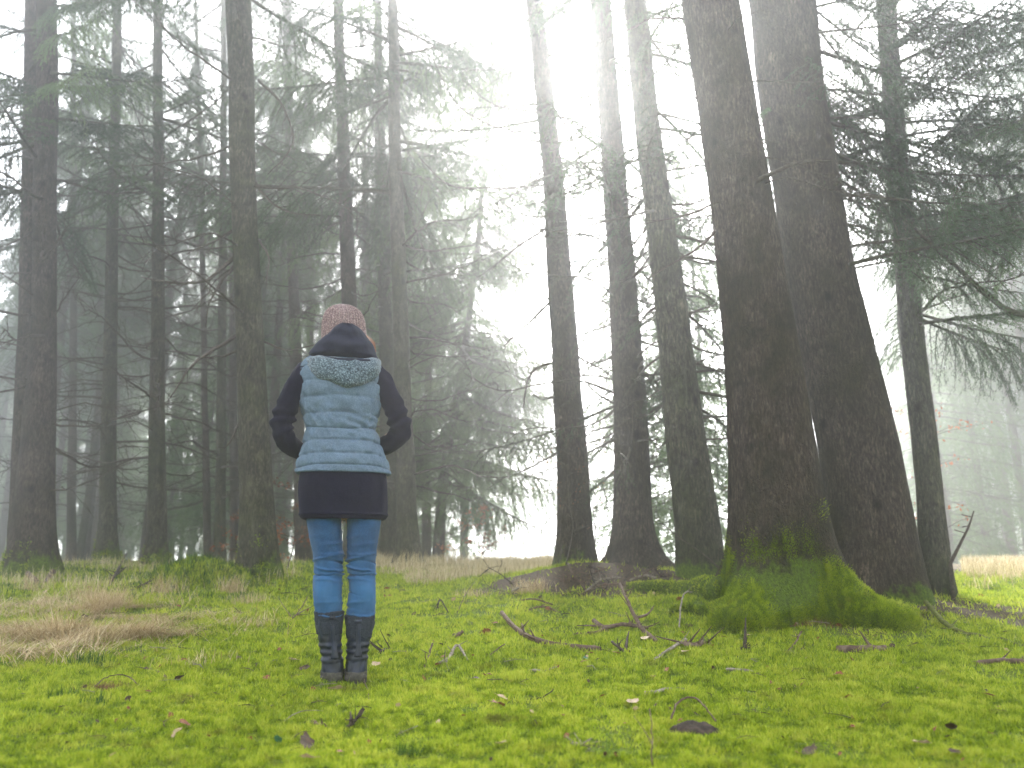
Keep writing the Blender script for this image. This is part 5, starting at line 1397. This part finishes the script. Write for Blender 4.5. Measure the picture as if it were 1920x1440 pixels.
LEAVES = [(627, 1300, 34, 1, 'pale tan leaf lying right in front of the left boot'), (705, 1252, 22, 1, 'curled leaf with a cream edge just right of the right boot', 2), (928, 1173, 16, 0, 'small russet leaf above the left end of the long curved branch'),
 (912, 1190, 22, 0, 'russet lobed leaf left of the long curved branch', 1), (935, 1328, 34, 0, 'large rust coloured leaf in the centre of the foreground', 1), (942, 1316, 22, 1, 'greyish leaf tip touching the large rust coloured one'), (1185, 1325, 34, 1, 'broad pinkish leaf right of the centre foreground'),
 (938, 1404, 28, 1, 'tan leaf flat on the moss near the bottom centre'), (575, 1432, 34, 1, 'orange tan leaf cut by the bottom edge', 2), (345, 1366, 26, 0, 'folded brown leaf in the left foreground', 2), (332, 1380, 20, 1, 'thin pale leaf standing below the folded brown one'),
 (388, 1186, 16, 2, 'dark brown curled leaf on the moss left of the boots', 2), (344, 1243, 14, 0, 'little russet leaf beside the brown grass wisps'), (275, 1262, 28, 2, 'dark crumpled leaf beside the small brown chunk of wood', 1), (335, 1279, 24, 2, 'dark wet leaf below the brown grass wisps', 2),
 (570, 1262, 28, 2, 'dark flat leaf immediately left of the left boot'), (560, 1272, 16, 2, 'smaller dark leaf tucked below the flat one left of the boots', 2), (500, 1278, 18, 0, 'rusty leaf some way left of the boots'), (548, 1243, 22, 1, 'brownish leaf left of the pull strap of the left boot'), (820, 1252, 14, 0, 'rusty leaf under the forked grey twig'),
 (908, 1272, 14, 0, 'small rusty leaf in the moss left of the pale stick'), (890, 1278, 16, 2, 'black curled leaf left of the small rusty one', 2), (1045, 1256, 14, 0, 'brown leaf at the right end of the pale stick'), (1105, 1230, 18, 0, 'orange brown leaf under the right end of the long branch'), (1155, 1230, 18, 0, 'orange leaf scrap beside the small curled black branch'),
 (1210, 1203, 24, 1, 'rolled tan leaf at the low end of the knotty branch', 2), (1285, 1228, 22, 1, 'pink brown leaf below the gnarled dark root'), (1250, 1262, 18, 0, 'crumpled brown leaf above the hollow pale stub', 2), (1225, 1275, 16, 0, 'reddish leaf scrap left of the crumpled brown one'), (1098, 1240, 14, 3, 'blue green bramble leaf under the long branch'),
 (1120, 1242, 12, 2, 'dark leaf standing beside the bramble leaf', 2), (1590, 1315, 18, 0, 'red leaf on the blurred moss at the right'), (1572, 1270, 22, 0, 'brown leaf below the cut log at the right', 1), (1860, 1312, 22, 0, 'reddish brown leaf low at the right'), (1725, 1404, 40, 1, 'whitish leaf in the bottom right foreground', 2), (1790, 1422, 30, 2, 'dark leaf beside the whitish one at the bottom right'),
 (1520, 1420, 44, 2, 'dark blurred leaf near the bottom edge right of the stone', 1), (1785, 1375, 30, 2, 'dark leaf above the whitish one at the bottom right'), (273, 1196, 16, 3, 'round green bramble leaf in front of the lying grass'), (257, 1182, 11, 3, 'small green bramble leaf behind the round one'), (315, 1187, 12, 3, 'green bramble leaf right of the round one'),
 (575, 1404, 50, 2, 'black crumpled leaf heap near the bottom centre left', 1), (520, 1398, 22, 3, 'dark green leaf left of the black crumpled heap')]
for a in LEAVES: leaf(a[0], a[1], a[2], a[3], a[4], a[5] if len(a) > 5 else 0)
r = np.random.default_rng(77)
for i in range(190):
    py = 1100 + 340 * r.uniform() ** 1.3; px = r.uniform(20, 1900)
    if 580 < px < 710 and py < 1290: continue
    leaf(px, py, r.uniform(7, 15), int(r.choice([0, 1, 2, 2, 0])), 'tiny brown leaf scrap scattered on the moss', int(r.integers(3)), 'leaf scraps scattered over the moss', .5)
# small twigs scattered over the moss, all alike
SM = []
for q in range(6):
    rr = np.random.default_rng(400 + q); mb = MB(); s = np.linspace(0, 1, 9)
    a = np.stack([s - .5, .10 * np.sin(s * rr.uniform(2, 6)), .05 * np.sin(s * 3.14)], 1) + np.cumsum(rr.normal(scale=.008, size=(9, 3)), 0)
    add_tube(mb, a, .018 * (1 - .6 * s), 5)
    for k in range(4):
        b = a[rr.integers(1, 8)] + np.array([rr.normal(), rr.normal(), rr.uniform(0, .8)]) * (.14 * np.linspace(0, 1, 4))[:, None]; add_tube(mb, b, .007, 4)
    SM.append(mb.mesh('fallen_twig', [(M_STICK, M_DARK, M_PALEST)[q % 3]]))
for i in range(110):
    py = 1095 + 340 * r.uniform() ** 1.2; px = r.uniform(20, 1900)
    if 580 < px < 710 and py < 1290: continue
    c = gp(px, py); s = r.uniform(18, 48) * c[1] / F_PX
    o = link_mesh('fallen_twig', SM[int(r.integers(6))], None, (c[0], c[1], c[2] + .015), (r.normal(scale=.15), r.normal(scale=.12), r.uniform(0, 6.28)), (s, s, s))
    tag(o, 'short thin dead twig scattered on the moss', 'twig', 'small twigs scattered over the moss')

# dark half buried stone with an arched twig
c = gp(1300, 1372); rr = np.random.default_rng(3); th = np.linspace(0, 2 * np.pi, 48, endpoint=False); k = np.linspace(0.02, 1, 16)[:, None]
mm = c[1] / F_PX
R = np.sin(k * np.pi / 2) * (1 + .16 * fbm(np.cos(th) * 1.5, np.sin(th) * 1.5, 0, 61, 3)[None]); Z = np.cos(k * np.pi / 2) ** .8
v = np.stack([R * np.cos(th) * 46 * mm, R * np.sin(th) * .085, Z * .035 + .006 * fbm(R * np.cos(th) * 4, R * np.sin(th) * 4, 0, 62, 3) - .006], -1)
mb = MB(); mb.add(v.reshape(-1, 3), grid_faces(16, 48)); o = mb.build('rotten_stump', M_DARK, None, True, None, tuple(c))
tag(o, 'dark flat lump of rotten wood sunk in the moss at the lower right', 'rotten wood')
stick([(1258, 1360), (1275, 1352), (1310, 1350), (1345, 1368)], 4, 3, 'arched twig bridging the dark lump of rotten wood', [.02, .055, .06, .02], [], 3, name='fallen_twig', seed=90)
# rusty clump of needles
c = gp(190, 1300)
def clump(px, py, n, sx, sy, h, mat, name, label, cat):
    c = gp(px, py); r = np.random.default_rng(int(px)); x = c[0] + r.normal(scale=sx, size=n); y = c[1] + r.normal(scale=sy, size=n)
    v, f, s = blades(x, y, r, h, .0022, None, '', None, 1.5, build=False, segs=2); root = np.array(c)
    mb = MB(); mb.add(v - root, f, 0, s); tag(mb.build(name, mat, None, True, 'shade', tuple(root)), label, cat)
M_RUST = grass_mat('rusty_needles', (0.08, 0.035, 0.02), (0.17, 0.075, 0.04), (0.28, 0.14, 0.08))
clump(192, 1300, 420, .035, .03, .045, M_RUST, 'needle_clump', 'rusty brown clump of needles in the left foreground', 'needle clump')
clump(1510, 1168, 700, .16, .05, .05, M_RUST, 'needle_clump', 'brown litter heaped against the big mossy roots', 'needle clump')
clump(1385, 1110, 500, .07, .04, .05, M_RUST, 'needle_clump', 'rusty litter caught in the crook of the left big root', 'needle clump')

# ------------------------------------------------------------------ beech saplings with rusty leaves
def sapling(px, py, Y, h, n, label, dens=1.0, lean=0.0, seed=0, size=.035):
    r = np.random.default_rng(seed + int(px)); b = P(px, py, Y); b[2] = H(b[0], b[1])
    o = empty('beech_sapling', tuple(b)); tag(o, label, 'sapling')
    mb = MB(); s = np.linspace(0, 1, 12); st = np.stack([lean * s + .03 * np.sin(s * 6), 0 * s, h * s], 1) + np.cumsum(r.normal(scale=.006, size=(12, 3)), 0)
    add_tube(mb, st, .007 * (1 - s) + .002, 5); pts = []
    for i in range(n):
        u = r.uniform(.25, 1); p0 = st[int(u * 11)]; l = h * r.uniform(.2, .42); a = r.uniform(0, 6.28); t = np.linspace(0, 1, 7)
        q = p0 + np.stack([np.cos(a) * l * t, np.sin(a) * l * t, l * .35 * t - .1 * l * t ** 2], 1) + np.cumsum(r.normal(scale=.006, size=(7, 3)), 0)
        add_tube(mb, q, .003 * (1 - t) + .001, 4, cap=False); pts += [q[k] for k in range(2, 7)]
    mb.build('stem', TWIG, o)
    pts = np.array(pts); m = int(len(pts) * 4 * dens); i = r.integers(0, len(pts), m); p = pts[i] + r.normal(scale=.03, size=(m, 3))
    a = r.normal(size=(m, 3)); a /= np.linalg.norm(a, axis=1)[:, None]; bb = np.cross(a, r.normal(size=(m, 3))); bb /= np.linalg.norm(bb, axis=1)[:, None]
    V = np.stack([p - a * size * .6, p - bb * size * .3, p + a * size * .6, p + bb * size * .3], 1); mb = MB(); mb.add(V.reshape(-1, 3), np.arange(m * 4).reshape(-1, 4))
    q = mb.build('leaves', ML[0] if seed % 2 else M_ORANGE, o); q['kind'] = 'stuff'
M_ORANGE = leafm('orange_beech_leaf', (0.22, 0.06, 0.02), (0.42, 0.15, 0.06))
sapling(540, 1060, 9.2, 1.15, 12, 'thin beech sapling with orange leaves left of the hips of the woman', 1.0, .1, 1)
sapling(520, 1062, 9.6, .7, 9, 'lower orange leaved sapling touching the thick grey brown trunk', .9, -.1, 2)
sapling(436, 1062, 9.4, .75, 10, 'rusty sapling just left of the thick grey brown trunk', 1.0, 0, 3)
sapling(838, 1050, 13.0, .9, 14, 'pinkish sapling fading in the fog by the crooked pale spruce', 1.0, .5, 4, .04)
sapling(880, 1055, 12.5, .55, 10, 'low pinkish sapling at the back of the meadow grass', .7, .6, 5, .04)
sapling(1112, 1085, 8.9, 1.9, 14, 'bare dark sapling between the two left slim trunks', .25, .0, 7)
sapling(1060, 1088, 8.0, 1.2, 10, 'faint sapling with dry leaves before the leftmost slim trunk', .3, .1, 9, .02)
sapling(1780, 1080, 9.0, 1.9, 14, 'rust leaved sapling behind the slender greyish trunk at the right', .7, -.1, 8)
sapling(1380, 1080, 8.6, 1.4, 9, 'wispy sapling in the gap left of the reddish brown spruce', .25, .0, 11, .02)
sapling(1690, 1085, 8.4, 1.5, 9, 'reddish sapling behind the huge dark spruce', .6, .0, 12)
def snag(pts, Y, w, label):
    a = catmull(np.array([P(x, y, Y) for x, y in pts]), 8); a[0, 2] = H(a[0, 0], a[0, 1]); s = np.linspace(0, 1, len(a)); mb = MB(); root = a[0].copy()
    add_tube(mb, a - root, w * (1 - .7 * s), 6); r = np.random.default_rng(4)
    for i in range(3):
        k = r.integers(3, len(a) - 2); b = a[k] - root + np.array([r.normal(), r.normal(), r.uniform(-.2, .6)]) * (.05 * np.linspace(0, 1, 5))[:, None]; add_tube(mb, b, w * .25, 4)
    tag(mb.build('dead_branch', TWIG, None, True, None, tuple(root)), label, 'branch')
snag([(1780, 1060), (1795, 1030), (1815, 990), (1826, 958)], 6.6, .018, 'bare broken branch standing aslant at the right edge')
snag([(1370, 1085), (1320, 1040), (1270, 1005), (1228, 970)], 7.0, .010, 'long thin branch leaning against the greyish green trunk')
snag([(1370, 1075), (1368, 1040), (1356, 1008)], 7.2, .008, 'thin upright twig between the greyish green and reddish trunks')
